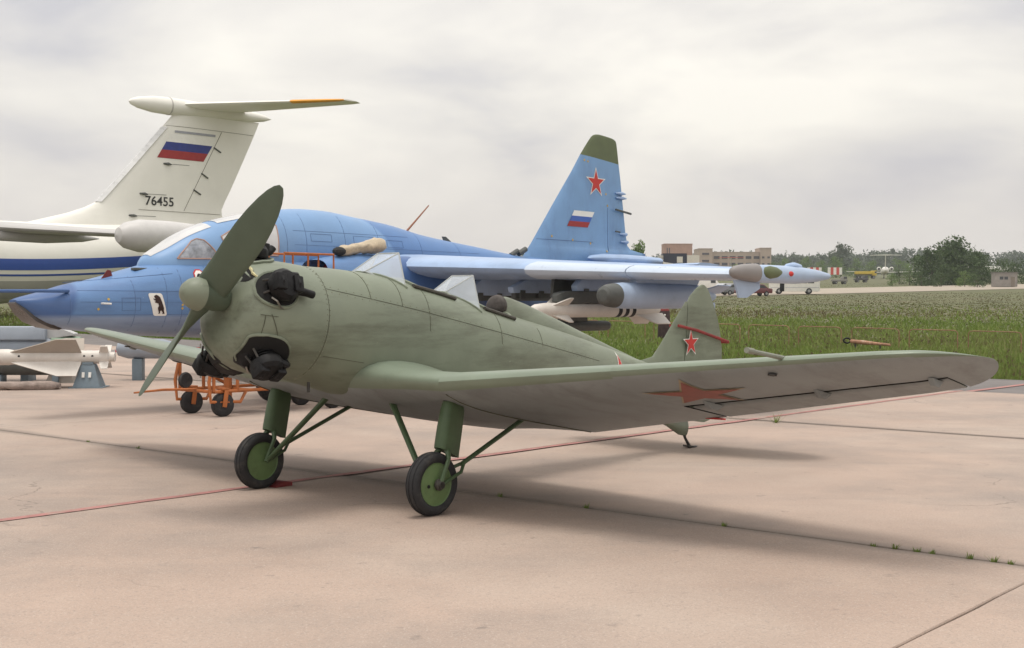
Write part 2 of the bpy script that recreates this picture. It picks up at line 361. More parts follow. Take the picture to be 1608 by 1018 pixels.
hub_g = mat('hub_green', (.12, .19, .075), .5, var=.12, scale=8, stain=(.06, .07, .04), stain_amt=.6)
rubber = mat('tyre_rubber', (.022, .022, .024), .75, var=.25, scale=12, bump=.2, bscale=60, stain=(.085, .078, .07), stain_amt=.75)
black = mat('engine_black', (.007, .007, .008), .5, var=.4, scale=9, bump=.25, bscale=22, stain=(.018, .017, .016), stain_amt=.6, spec=.25)
blackh = mat('opening_shadow', (.008, .008, .008), .8)  # flat black that paints shade for holes and gaps, plus plain black marks
steel = mat('bare_steel', (.33, .31, .28), .35, metal=.8, var=.2, scale=15)
darkst = mat('dark_steel', (.06, .055, .05), .5, metal=.4, var=.3, scale=10)
seam = mat('panel_seam', (.085, .09, .06), .7)
red = mat('star_red', (.50, .03, .025), .5, var=.08)
white = mat('marking_white', (.78, .77, .73), .5, var=.04)
fadedred = mat('faded_star_red', (.30, .105, .085), .65, var=.2, scale=8)
fadededge = mat('faded_star_edge', (.40, .33, .22), .65, var=.15, scale=8)
leather = mat('cracked_leather', (.06, .05, .045), .6, var=.3, scale=14, bump=.3, bscale=25)
pad = mat('sill_padding', (.065, .06, .05), .7, var=.25, scale=20, bump=.3, bscale=60)
cockpit_m = mat('cockpit_dark', (.02, .022, .018), .8)
ply = mat('cowl_brass_edge', (.55, .50, .28), .6, var=.4, scale=40)
def glass_mat(name, col=(.75, .78, .82), alpha=.5):
    m = mat(name, col, .06, var=.05, scale=3, spec=.9, alpha=alpha); return m
acryl = glass_mat('sky_pale_acrylic', (.72, .78, .84), .34)  # pale base colour paints in the sky mirrored by the panes

ut = tag(empty('trainer_plane', (UTX, UTY, 0), math.pi/2 - UYAW), 'olive green low wing propeller monoplane with red stars parked on the concrete', 'airplane')
FUS = [(.90, .448, .352, -.548, 2.0), (1.3, .447, .388, -.60, 2.25), (1.7, .445, .402, -.645, 2.5), (2.2, .435, .385, -.665, 2.5), (2.8, .415, .335, -.665, 2.5),
       (3.3, .385, .30, -.65, 2.5), (3.9, .335, .265, -.625, 2.4), (4.6, .265, .21, -.59, 2.3), (5.4, .175, .13, -.545, 2.2), (6.1, .105, .06, -.505, 2.1), (6.62, .055, .02, -.47, 2.1)]
NR = 56
def fus_ring(X): return super_ring(X, *(interp(FUS, X, k) for k in (1, 2, 3, 4)), NR)
holes = [(2.19, .27, .25), (3.06, .22, .235)]        # cockpit openings: centre X, half length, half width
def in_hole(x, p, z):
    return z > .1 and any(((x-h[0])/h[1])**4 + (p/h[2])**4 < 1 for h in holes)
Xs = np.arange(.90, 6.621, .044)
mb = MB(); mb.rings([fus_ring(float(x)) for x in Xs])
V = mb.v
mb.f = [f for f in mb.f if len(f) > 4 or not in_hole(*(sum(V[i][k] for i in f)/4 for k in range(3)))]
mb.build('fuselage', green, ut, tf=U, recalc=False, smooth=50)
for h in holes:      # cockpit tubs, rims, seats
    mb = MB(); prof = [(h[0]-h[1]*1.0, h[0]+h[1]*1.0)]
    def ring(z, k): return [(h[0]+h[1]*k*sgnpow(math.cos(t), .5), h[2]*k*sgnpow(math.sin(t), .5), (top_Z(FUS, h[0]+h[1]*k*sgnpow(math.cos(t), .5), h[2]*k*sgnpow(math.sin(t), .5)) + z if z > -.3 else z)) for t in (2*math.pi*i/32 for i in range(32))]
    mb.rings([ring(-.012, 1.10), ring(-.04, 1.02), ring(-.45, .98), ring(-.46, .02)], cap=False)
    mb.build('cockpit_tub', cockpit_m, ut, tf=U, recalc=False)
    mb = MB(); pts = []
    for i in range(33):
        t = 2*math.pi*i/32; x = h[0]+h[1]*1.03*sgnpow(math.cos(t), .5); p = h[2]*1.03*sgnpow(math.sin(t), .5); pts.append((x, p, top_Z(FUS, x, p)+.006))
    mb.tube(pts, .017, 6); mb.build('cockpit_rim', green, ut, tf=U)
    for s in (1, -1):
        mb = MB(); pts = [(h[0]+h[1]*k, s*h[2]*1.04, top_Z(FUS, h[0]+h[1]*k, h[2]*1.04)+.012) for k in np.linspace(-.92, .98, 10)]
        mb.tube(pts, .022, 8, sq=(1, .8)); p_ = mb.build('sill_pad', pad, ut, tf=U)
    mb = MB().box((h[0]+h[1]*.62, 0, -.02), (.05, .34, .42), ry=-.2); mb.build('seat_back', leather, ut, tf=U, bevel=.015)
# cowl
COWLZ = -.096
CW = [(.262, .10), (.250, .20), (.262, .275), (.305, .345), (.37, .392), (.46, .425), (.58, .443), (.75, .450), (.905, .452)]
mb = MB(); mb.lathe(CW, (0, 0, COWLZ), (1, 0, 0), 64); mb.build('engine_cowl', green, ut, tf=U, smooth=50)
def cowl_r(x):
    for (a, ra), (b, rb) in zip(CW[1:], CW[2:]):
        if x <= b: return ra+(rb-ra)*(x-a)/(b-a)
    return CW[-1][1]
def cowl_pt(x, ang, off=0): r = cowl_r(x)+off; return (x, r*math.cos(ang), COWLZ+r*math.sin(ang))
# oil-cooler style slot, its shade a painted black patch, with a frayed yellow edge high on the port front of the cowl
mbs = [(.30+.045*math.cos(t), R(62)+.30*math.sin(t)) for t in (2*math.pi*k/18 for k in range(18))]
patch(mbs, lambda a, b: cowl_pt(a, b, .004), 'nose_slot_shade', blackh, ut, 2, U)
mb = MB(); mb.tube([cowl_pt(.335+random.gauss(0, .006), R(44+4.0*k), .008) for k in range(8)], [.012, .009, .014, .008, .013, .010, .015, .008], 6); mb.build('frayed_edge', ply, ut, tf=U)
# cylinders: five radial pots around the thrust line, poking through the closed cowl; black patches paint the shade of openings
ECZ = -.015
for ci, ang in enumerate((90, 18, 162, -54, -126)):
    a = R(ang); rad = Vector((0, math.cos(a), math.sin(a))); tan = Vector((0, -math.sin(a), math.cos(a))); ax = Vector((1, 0, 0))
    X0 = .46; C0 = Vector((X0, 0, ECZ)); lowc = ang < 0
    hz_ = ECZ-COWLZ; bq = hz_*math.sin(a); r0 = -bq+math.sqrt(bq*bq-hz_*hz_+.428**2)      # where the cylinder axis leaves the cowl
    pa = math.atan2(hz_+r0*math.sin(a), r0*math.cos(a))
    half, hl = (.45, .19) if lowc else (.36, .16)
    pts = [(X0-.005+hl*sgnpow(math.cos(t), .85), pa+half*sgnpow(math.sin(t), .9)) for t in (2*math.pi*k/32 for k in range(32))]
    pts = [(max(.30, x), b) for x, b in pts]
    op = patch(pts, lambda x, b: cowl_pt(x, b, .018 if lowc else .012), 'cylinder_opening_shade', blackh, ut, 4, U)
    mb = MB(); mb.tube([cowl_pt(x, b, .008) for x, b in pts+pts[:1]], .013, 6); mb.build('opening_lip', green, op, tf=U)
    out_ = .05 if ang == 90 else (.085 if lowc else .06)
    mb = MB(); prof = []
    for k in range(9):
        z = r0-.10+k*(.115+out_)/9; prof += [(z, .078), (z+.006, .098), (z+.010, .098), (z+.014, .078)]
    mb.lathe(prof, C0, rad, 24); cy = mb.build('cylinder', black, ut, tf=U, smooth=0)
    zt = r0+.02+out_
    mb = MB(); mb.lathe([(zt-.06, .118), (zt-.03, .128), (zt+.01, .124), (zt+.04, .098), (zt+.056, .02)], C0, rad, 18); mb.build('cylinder_head', black, cy, tf=U)
    for s in (-1, 1):
        mb = MB(); c = C0+rad*(zt+.025)+ax*(s*.078); mb.box(c, (.085, .125, .085), rx=a-math.pi/2); mb.build('rocker_box', black, cy, tf=U, bevel=.012)
        mb = MB(); mb.tube([c+rad*.02-tan*.055, c+rad*.03, c+rad*.022+tan*.05], [.018, .026, .018], 8); mb.build('rocker_cover', black, cy, tf=U)
        mb = MB(); mb.tube([C0+rad*(r0-.03)+tan*.05*s-ax*.12, C0+rad*(zt+.02)+tan*.03*s-ax*.07], .009, 6); mb.build('pushrod', darkst, cy, tf=U)
    mb = MB(); q = C0+rad*(zt-.005)+ax*.07
    if ang == 90: pth = [q, q+ax*.06+rad*.005, q+ax*.10+rad*.02, q+ax*.125+rad*.055]
    elif lowc: pth = [q-tan*.03, q+ax*.05-tan*.05, q+ax*.09-tan*.09-rad*.01, q+ax*.12-tan*.11-rad*.02]
    else: pth = [q-tan*.03, q+ax*.06-tan*.035+rad*.01, q+ax*.12-tan*.04+rad*.012, q+ax*.18-tan*.045+rad*.01]
    mb.tube(pth, [.034, .034, .03, .03], 12); e_ = mb.build('exhaust_stub', black, cy, tf=U)
    mb = MB(); mb.tube([C0+rad*(zt-.02)+ax*.03+tan*.085, C0+rad*(zt+.005)+ax*.10+tan*.08, C0+rad*(zt-.03)+ax*.16+tan*.04, C0+rad*(r0-.02)+ax*.17], [.03, .032, .03, .028], 9); mb.build('intake_pipe', black, cy, tf=U)
    if ang in (18, -54):
        mb = MB(); mb.tube([C0+rad*(r0+.03)-tan*.10-ax*.10, C0+rad*(r0+.05)-tan*.13-ax*.07, C0+rad*(r0+.02)-tan*.16-ax*.02, C0+rad*r0-tan*.16+ax*.03], .0075, 6); mb.build('plug_lead', steel, cy, tf=U)
    if lowc:   # dark deflector plate bulging below each low cylinder
        mb = MB(); rs = []
        sg_ = 1 if ang == -54 else -1
        for k in range(12):
            b_ = pa-sg_*(.02+.50*k/11); jit = random.uniform(-.006, .006); hgt = .075*math.sin(math.pi*min(1, (k+.4)/11))+jit
            rs.append([cowl_pt(X0-hl*.95, b_, -.01), cowl_pt(X0-hl*.6+jit, b_, hgt*.75), cowl_pt(X0, b_, hgt), cowl_pt(X0+hl*.6, b_, hgt*.9+jit), cowl_pt(X0+hl, b_, -.01)])
        mb.rings(rs, closed=False); mb.build('engine_deflector', black, cy, tf=U, recalc=False)
# propeller
mb = MB(); PA = R(43.0)
for sgn in (1, -1):
    d = Vector((0, math.sin(PA), math.cos(PA)))*sgn; tg = Vector((0, math.cos(PA), -math.sin(PA)))*sgn; ax = Vector((1, 0, 0)); rs = []
    for r, c, t, b in ((.0, .235, .17, 56), (.10, .25, .15, 52), (.18, .25, .115, 47), (.30, .25, .07, 42), (.45, .27, .043, 36), (.60, .275, .032, 32), (.75, .25, .025, 29), (.88, .205, .02, 27), (.97, .155, .016, 25), (1.03, .10, .012, 24), (1.065, .04, .008, 23)):
        be = R(b); ch = tg*math.cos(be)+ax*math.sin(be); nn = -tg*math.sin(be)+ax*math.cos(be)
        o_ = Vector((.10, 0, 0))+d*r+ch*(.015*math.sin(r*2.2))
        rs.append([o_+ch*(c/2*math.cos(k))+nn*(t/2*math.sin(k)*(1 if math.sin(k) > 0 else .55)) for k in (2*math.pi*i/20 for i in range(20))])
    mb.rings(rs)
pr = mb.build('propeller', prop_g, ut, tf=U, smooth=60)
mb = MB(); mb.lathe([(.03, .105), (.17, .108), (.25, .10)], (0, 0, 0), (1, 0, 0), 28); mb.build('propeller_hub', prop_g, pr, tf=U)
mb = MB(); mb.lathe([(-.118, .004), (-.112, .035), (-.09, .072), (-.05, .103), (-.005, .121), (.03, .128)], (0, 0, 0), (1, 0, 0), 32); mb.build('spinner', green, pr, tf=U, smooth=60)
# wings
def wing_c(P):
    P = abs(P)
    if P < 1.2:
        k = max(0, (1.0-P)/.6); x, c, z, t = 1.39-.05*k*k, 1.984+.12*k*k, -.469, .135+.035*max(0, min(1, k))**1.5
    else: x, c, z, t = 1.39+.125*(P-1.2), 1.984-.292*(P-1.2), -.469+.105*(P-1.2), .135-.009*(P-1.2)
    if P > 4.5:
        s = min(.999, (P-4.5)/.465); k = math.sqrt(1-s**2.2); x, c, t = x+c*(1-k)*.60, c*k, t*max(.35, k)
    return x, c, z, t
INC = .127
def wing_pt(P, u, zz): x, c, z, t = wing_c(P); return (x+u*c, P, z-u*c*INC+zz*c)
NA = 18
def wing_ring(P, u1=1.0): x, c, z, t = wing_c(P); return [wing_pt(P, u, q) for u, q in airfoil(NA, t, .018, u1)]
def low(P, u, off=.0):
    x, c, z, t = wing_c(P); th = 5*t*(.2969*math.sqrt(u)-.126*u-.3516*u*u+.2843*u**3-.1036*u**4); return wing_pt(P, u, .018*4*u*(1-u)-th-off/c)
A0, A1, UH = 2.66, 4.66, .60      # aileron span and hinge line
def two_tone(o, mats, ring=True):
    """upper paint on the upper skin, underside paint below the chord"""
    o.data.materials.append(mats); n_ = 2*NA+1
    for i_, p in enumerate(o.data.polygons):
        if (ring and NA+2 <= i_ % n_ < 2*NA and p.loop_total == 4) or (not ring and p.normal.z < -.1): p.material_index = 1
for s in (1, -1):
    st = [(P, 1.0) for P in list(np.linspace(1.2, A0-.012, 8))] + [(A0-.010, UH)] + [(P, UH) for P in np.linspace(A0+.1, A1, 10)] + [(A1+.010, 1.0)] + [(P, 1.0) for P in (4.70, 4.74, 4.78, 4.82, 4.86, 4.89, 4.92, 4.945, 4.958, 4.963)]
    mb = MB(); mb.rings([[(x, s*p, z) for x, p, z in wing_ring(float(P), u1)] for P, u1 in st])
    wg = mb.build('wing', green_w, ut, tf=U, smooth=40); two_tone(wg, under_g)
    mb = MB(); rs = []
    for P in np.linspace(A0+.012, A1-.012, 9):
        x, c, z, t = wing_c(P); pr_ = airfoil(NA, t, .018, 1.0)
        up = [q for q in pr_[:NA+1] if q[0] > UH+.035]; lo_ = [q for q in pr_[NA+1:] if q[0] > UH+.035]
        rs.append([(a_, s*b_, c_-.004*(a_-x-.76*c)) for a_, b_, c_ in (wing_pt(P, u, q) for u, q in up + [(UH+.022, (up[-1][1]+lo_[0][1])/2)] + lo_)])
    mb.rings(rs); ai = mb.build('aileron', green_w, wg, tf=U, smooth=40); two_tone(ai, under_g, False)
    mb = MB()
    rs = []
    for P in np.linspace(A0, A1, 9):
        x, c, z, t = wing_c(P); th_ = .09*t/.13; rs.append([(a_, s*b_, c_) for a_, b_, c_ in (wing_pt(P, UH-.01, .05*th_/.09), wing_pt(P, UH+.06, .045*th_/.09), wing_pt(P, UH+.06, .005), wing_pt(P, UH-.01, .005))])
    mb.rings(rs); mb.build('aileron_gap_blocker', blackh, wg, tf=U, smooth=0)  # dark block added behind the slot so no sky shows through
    mb = MB(); mb.tube([(q[0], s*q[1], q[2]) for q in (low(P, UH+.012, .002) for P in np.linspace(A0, A1, 12))], .009, 5, sq=(1, .5)); mb.build('aileron_gap_shade', blackh, wg, tf=U)  # dark strips laid on as the shade of the aileron slot
    mb = MB(); mb.tube([(q[0], s*q[1], q[2]) for q in (low(A0, u, .002) for u in np.linspace(UH, .98, 6))], .0045, 5); mb.build('aileron_gap_shade', blackh, wg, tf=U)
    mb = MB(); mb.tube([(q[0], s*q[1], q[2]) for q in (low(A1, u, .002) for u in np.linspace(UH, .96, 6))], .004, 5); mb.build('aileron_gap_shade', blackh, wg, tf=U)
    for hp in (2.90, 3.78, 4.58):
        mb = MB(); c0 = low(hp, UH-.07); c1 = low(hp, UH+.10); m_ = low(hp, UH+.03, .05)
        mb.prism([(p[0], s*p[1]-.02, p[2]) for p in (c0, low(hp, UH-.02, .045), m_, c1)], (0, .04, 0)); mb.build('hinge_bracket', under_g, wg, tf=U, bevel=.004)
    # underside star
    for nm, rr, mm_, of in (('star_edge', .40, fadededge, .005), ('star', .355, fadedred, .009)):
        pol = [(3.02+a_, b_) for a_, b_ in star_poly(rr, math.pi/2+.1)]
        def fn(p, xo, of=of):
            x, c, z, t = wing_c(p); q = low(p, max(.02, min(.98, (2.12+xo-x)/c)), of); return (q[0], s*q[1], q[2])
        patch(pol, fn, nm, mm_, wg, 3, U)
    mb = MB(); q = low(3.75, .10, .004); mb.lathe([(0, .03), (.012, .03), (.014, .018), (.004, .016)], (q[0], s*q[1], q[2]), (0, 0, -1), 14); mb.build('tie_down_ring', darkst, wg, tf=U)
    q0 = low(A0-.12, .985, .006); mb = MB().box((q0[0]+.01, s*q0[1], q0[2]), (.05, .16, .014)); mb.build('trim_tab', red, wg, tf=U, bevel=.003)
    # gear
    gx, gp, gz = 1.577, s*1.056, -1.237
    mb = MB(); prof = []
    for k in range(9): t = math.pi/2+math.pi*k/8; prof.append((.055*math.cos(t), .06*math.sin(t)))
    prof += [(.165, -.035), (.165, .035)]
    pz = [(.0, 1.645, -.975, 1.0), (.08, 1.645, -.94, 1.0), (.2, 1.655, -.80, 1.0), (.33, 1.668, -.66, .95), (.40, 1.675, -.60, .78)]
    mb.rings([[(cx+a_*k_, gp+b_*k_, cz-(a_*.30 if zi < .1 else 0)) for a_, b_ in prof] for zi, cx, cz, k_ in pz]); lg = mb.build('landing_leg', gear_g, ut, tf=U, smooth=40)
    mb = MB(); mb.tube([(1.70, gp, -.62), (1.71, gp, -.50)], .035, 10); mb.build('leg_socket', gear_g, lg, tf=U)
    mb = MB()
    for k in (-1, 1):
        mb.tube([(1.675, gp+.012*k, -.93), (1.665, gp+.05*k, -.985), (1.645, gp+.088*k, -1.04), (1.60, gp+.092*k, -1.16), (gx, gp+.095*k, gz)], [.026, .024, .017, .017, .02], 8)
    mb.build('fork', gear_g, lg, tf=U)
    mb = MB(); mb.tube([(gx, gp-s*.02, gz), (gx, gp+s*.115, gz)], .022, 10); mb.lathe([(0, .045), (.02, .045), (.03, .03), (.045, .028)], (gx, gp+s*.07, gz), (0, s, 0), 16); mb.build('axle', darkst, lg, tf=U)
    mb = MB(); mb.tube([(gx+.02, s*.955, gz+.02), (1.71, s*.36, -.60)], [.026, .03], 10, sq=(1, .75)); mb.build('side_strut', gear_g, ut, tf=U)
    mb = MB(); mb.tube([(1.86, s*1.075, -1.075), (2.61, s*1.05, -.655)], [.022, .024], 10, sq=(1, .75)); ds = mb.build('drag_strut', gear_g, ut, tf=U)
    mb = MB(); mb.tube([(1.88, s*1.085, -1.065), (1.80, s*1.14, -1.13), (gx+.01, s*1.155, gz)], .014, 7); mb.tube([(1.88, s*1.065, -1.065), (1.79, s*.99, -1.13), (gx+.01, s*.96, gz)], .014, 7); mb.build('strut_yoke', gear_g, ds, tf=U)
    mb = MB().box((2.62, s*1.05, -.645), (.12, .07, .05)); mb.build('strut_fitting', darkst, ds, tf=U, bevel=.008)
    mb = MB().box((1.71, s*.36, -.59), (.10, .08, .07)); mb.build('strut_fitting', darkst, ds, tf=U, bevel=.008)
    wh = empty('wheel', (0, 0, 0)); wh.parent = ut
    mb = MB(); ty = [(-.040, .155), (-.058, .175), (-.066, .20), (-.058, .222), (-.040, .237), (-.034, .230), (-.028, .241), (-.010, .2445), (-.006, .238), (.006, .238), (.010, .2445), (.028, .241), (.034, .230), (.040, .237), (.058, .222), (.066, .20), (.058, .175), (.040, .155)]
    mb.lathe(ty, (gx, gp, gz), (0, 1, 0), 56); mb.build('tyre', rubber, wh, tf=U, smooth=50)
    mb = MB(); mb.lathe([(-.060, .01), (-.060, .04), (-.054, .08), (-.05, .125), (-.046, .155), (-.052, .163), (-.045, .168), (.045, .168), (.052, .163), (.046, .155), (.05, .125), (.054, .08), (.060, .04), (.060, .01)], (gx, gp, gz), (0, 1, 0), 40); mb.build('wheel_disc', hub_g, wh, tf=U, smooth=35)
    mb = MB(); mb.lathe([(0, .014), (.006, .014)], (gx-.085, gp+s*.0515, gz-.02), (0, s, 0), 12); mb.build('valve_hole', blackh, wh, tf=U)
# centre section with fillets
mb = MB(); cs = [-1.199, -1.1, -1.0, -.9, -.8, -.7, -.6, -.5, -.42, -.2, 0, .2, .42, .5, .6, .7, .8, .9, 1.0, 1.1, 1.199]
def cs_ring(P):
    x, c, z, t = wing_c(P); k = max(0, 1-abs(abs(P)-.40)/.42)**2
    return [(a_, b_, c_+(.05*k*math.sin(math.pi*min(1, max(0, (u+.12)/1.1))) if i <= NA else 0)) for i, ((u, q), (a_, b_, c_)) in enumerate(((uq, wing_pt(P, *uq)) for uq in airfoil(NA, t, .018)))]
mb.rings([cs_ring(p) for p in cs]); o = mb.build('centre_section', green_w, ut, tf=U, smooth=50); two_tone(o, under_g)
for s in (1, -1):
    mb = MB(); mb.tube([low(1.2, u, .002)[:1]+(s*1.2,)+low(1.2, u, .002)[2:] for u in np.linspace(.05, .97, 12)], .006, 5); mb.build('joint_strip', seam, o, tf=U)
# windscreens
for dx, dz, kz in ((0, 0, 1.0), (.93, -.045, .98)):
    A_ = (1.55+dx, -.08, .408+dz); B_ = (1.55+dx, .08, .408+dz); E_ = (1.86+dx, .13, .615+dz); D_ = (1.86+dx, -.13, .615+dz)
    Fp = (1.84+dx, .275, top_Z(FUS, 1.84+dx, .275)-.01); Fs = (Fp[0], -Fp[1], Fp[2])
    ws = empty('windscreen', (0, 0, 0)); ws.parent = ut
    for q in ((A_, B_, E_, D_), (B_, E_, Fp), (A_, D_, Fs)):
        mb = MB(); n_ = (Vector(q[1])-Vector(q[0])).cross(Vector(q[2])-Vector(q[0])).normalized()*.004; mb.prism(q, n_); mb.build('pane', acryl, ws, tf=U, smooth=0)
    mb = MB()
    for a_, b_ in ((A_, B_), (A_, D_), (B_, E_), (D_, E_), (E_, Fp), (D_, Fs), (B_, Fp), (A_, Fs)): mb.tube([a_, b_], .006, 6)
    mb.build('windscreen_frame', mat('frame_paint', (.35, .37, .36), .5), ws, tf=U)
    mb = MB(); mb.tube([(1.53+dx+.31*abs(k)**1.3, .30*k, top_Z(FUS, 1.53+dx+.31*abs(k)**1.3, .30*k)+.004) for k in np.linspace(-1, 1, 17)], .012, 6); mb.build('windscreen_fairing', green, ws, tf=U)
# headrest and its fairing
HR = [(3.27, .02, .40, .2), (3.30, .12, .455, .2), (3.40, .135, .468, .2), (3.65, .135, .44, .18), (4.1, .115, .367, .12), (4.6, .09, .278, .08), (5.1, .06, .192, .03), (5.5, .035, .128, .0), (5.75, .015, .085, .0)]
mb = MB(); mb.rings([[(x, wd*math.cos(t), zb+(zt-zb)*math.sin(t)**.8) for t in (math.pi*k/14 for k in range(15))] for x, wd, zt, zb in HR]); mb.build('headrest_fairing', green, ut, tf=U, smooth=50)
mb = MB(); mb.sphere((3.285, 0, .36), (.05, .125, .11), 16, 10); mb.build('headrest', leather, ut, tf=U)
# fin, rudder, tailplane
def foil_prism(poly, th, m, name, par, tf):  # poly in (X, Z): thin surface with rounded edges
    mb = MB(); n = len(poly); c = Vector((sum(p[0] for p in poly)/n, sum(p[1] for p in poly)/n))
    rs = []
    for off, k in ((-th/2*.25, .0), (-th/2, .045), (-th/2, .09), (th/2, .09), (th/2, .045), (th/2*.25, .0)):
        rs.append([(p[0]+(c.x-p[0])*k, off, p[1]+(c.y-p[1])*k) for p in poly])
    mb.rings(rs); return mb.build(name, m, par, tf=tf, smooth=40)
OUTL = [(-.46, 5.6, 6.95), (-.40, 5.6, 7.12), (-.30, 5.6, 7.19), (-.1, 5.6, 7.225), (.05, 5.5, 7.235), (.17, 5.85, 7.235), (.33, 5.99, 7.225), (.52, 6.14, 7.18), (.72, 6.30, 7.09), (.88, 6.43, 6.98), (.96, 6.52, 6.91), (1.02, 6.585, 6.86), (1.06, 6.645, 6.81), (1.085, 6.70, 6.755)]
def vsurf(zs, cut, which):
    mb = MB(); rs = []
    for z in zs:
        le, te = interp(OUTL, z, 1), interp(OUTL, z, 2); c = te-le; th = .085*(1-.55*max(0, z)/1.1)
        def half(x): u = min(.9999, max(0, (x-le)/c)); return th*1.25*(.2969*math.sqrt(u)*1.6-.126*u-.3516*u*u+.2843*u**3-.2636*u**4*.55)*1.35
        a_, b_ = (le, min(cut-.006, te)) if which == 0 else (max(cut+.006, le), te)
        xs_ = [a_+(b_-a_)*(.5-.5*math.cos(math.pi*k/10)) for k in range(11)]
        rs.append([(x, max(.002, half(x)), z) for x in xs_]+[(x, -max(.002, half(x)), z) for x in xs_[::-1]])
    mb.rings(rs); return mb
fin = vsurf([-.2, 0, .08, .17, .3, .45, .6, .75, .85], 6.44, 0).build('fin', green, ut, tf=U, smooth=40)
rud = vsurf([-.46, -.43, -.38, -.3, -.15, 0, .2, .4, .6, .75, .85, .92, .97, 1.01, 1.04, 1.065, 1.085], 6.44, 1).build('rudder', green, ut, tf=U, smooth=40)
for sd_ in (1, -1):
    for nm, rr, mm_, of in (('star_edge', .165, white, .004), ('star', .14, red, .007)):
        patch([(6.50+a_, .395+b_) for a_, b_ in star_poly(rr, R(-9))], lambda a_, b_: (a_, sd_*(.05+of), b_), nm, mm_, rud, 0, U, 0)
for s in (1, -1):
    mb = MB(); rs = []
    for P in (.05, .5, 1.0, 1.3, 1.5, 1.6, 1.65):
        k = 1 if P < 1.1 else math.sqrt(max(.02, 1-((P-1.1)/.56)**2)); c = .92*k*(1-.18*P/1.65)
        rs.append([(5.95+.12*P+(.92-c)*.4+u*c, s*P, -.04+zz*c) for u, zz in airfoil(10, .09, 0)])
    mb.rings(rs); mb.build('tailplane', green_w, ut, tf=U, smooth=40)
mb = MB(); mb.rings([super_ring(6.02, .03, -.49, -.505, 2, 12), super_ring(6.25, .05, -.47, -.555, 2, 12), super_ring(6.50, .05, -.46, -.635, 2, 12), super_ring(6.62, .035, -.46, -.64, 2, 12)]); sk = mb.build('skid_fairing', green, ut, tf=U)
mb = MB(); mb.tube([(6.56, 0, -.58), (6.62, 0, -.66), (6.72, 0, -.745)], [.018, .016, .02], 8); mb.build('tail_skid', darkst, ut, tf=U)
mb = MB(); mb.rings([[(6.62, -.02, -.735), (6.62, .02, -.735), (6.62, .02, -.745), (6.62, -.02, -.745)], [(6.66, -.045, -.735), (6.66, .045, -.735), (6.66, .045, -.757), (6.66, -.045, -.757)], [(6.80, -.04, -.742), (6.80, .04, -.742), (6.80, .04, -.757), (6.80, -.04, -.757)], [(6.86, -.015, -.73), (6.86, .015, -.73), (6.86, .015, -.742), (6.86, -.015, -.742)]]); mb.build('skid_shoe', darkst, ut, tf=U, smooth=0)
# fuselage star
for nm, rr, mm_, of in (('star_edge', .24, white, .005), ('star', .205, red, .009)):
    patch([(5.02+a_, -.10+b_) for a_, b_ in star_poly(rr)], lambda x, z: (x, side_P(FUS, x, z)+of, z), nm, mm_, ut, 2, U)
# pitot boom on the port wing
q = wing_pt(3.86, .02, .02); mb = MB(); mb.tube([(q[0]+.02, q[1], q[2]), (q[0]-.36, q[1]+.0, q[2]+.0)], [.016, .014], 10); mb.tube([(q[0]-.36, q[1], q[2]), (q[0]-.44, q[1], q[2])], .019, 10); mb.build('pitot_tube', mat('pitot_paint', (.21, .22, .18), .5), ut, tf=U)
# panel seams
def seam_line(pts, r=.003, nm='panel_seam'): MB().tube(pts, r, 4).build(nm, seam, ut, tf=U)
def fus_z(x, z): return (x, side_P(FUS, x, z), z)
seam_line([fus_z(x, .17-.035*(x-.9)) for x in np.linspace(.92, 2.0, 14)]); seam_line([fus_z(x, .13-.05*(x-2.0)) for x in np.linspace(2.0, 4.6, 26)])
for x, z0, z1 in ((.915, -.50, .34), (1.36, .15, .385), (1.70, .14, .39), (2.02, -.02, .36), (2.97, -.02, .25), (3.6, .03, .2)):
    seam_line([fus_z(x, z) for z in np.linspace(z0, z1, 16)])
seam_line([fus_z(x, -.33-.02*x) for x in np.linspace(.95, 1.35, 6)])
seam_line([cowl_pt(.40+.12*k/8, R(0-4*k), .003) for k in range(9)], .003); seam_line([cowl_pt(x, R(-2), .003) for x in np.linspace(.33, .45, 6)], .003)
seam_line([cowl_pt(.36, R(-2-3*k), .003) for k in range(9)], .003)
fst = mat('fastener_heads', (.24, .25, .19), .4, metal=.3)
fb = MB()
def dome(p, q, r=.006):
    n_ = (Vector(q)-Vector(p)).normalized(); fb.lathe([(-.001, r), (.002, r*.8), (.003, .0005)], p, n_, 6)
for x0 in (.895, .925):
    for k in range(34):
        a_ = R(-88+176*k/33); p_ = (x0, .45*math.cos(a_), COWLZ+.45*math.sin(a_)); 
        if x0 < .905: p_ = cowl_pt(x0, a_, .001)
        else: z_ = COWLZ+.445*math.sin(a_); p_ = (x0, side_P(FUS, x0, z_), z_)
        dome(p_, (p_[0], p_[1]*2, COWLZ+(p_[2]-COWLZ)*2))
for x in np.arange(.97, 4.5, .075):
    zz_ = (.17-.035*(x-.9) if x < 2 else .13-.05*(x-2.0))
    for d_ in (-.018, .02): p_ = fus_z(float(x), zz_+d_); dome(p_, (p_[0], p_[1]+1, p_[2]))
for x0, z0, z1 in ((1.36, .15, .36), (1.70, .14, .36), (2.02, -.02, .33), (2.97, -.02, .22)):
    for z in np.arange(z0, z1, .06): p_ = fus_z(x0+.018, float(z)); dome(p_, (p_[0], p_[1]+1, p_[2]+.3))
o = fb.build('fastener_heads', fst, ut, tf=U, smooth=0); o['kind'] = 'stuff'
mb = MB(); mb.tube([(1.0, .18, -.55), (1.0, .19, -.63)], .012, 8); mb.build('drain_pipe', darkst, ut, tf=U)
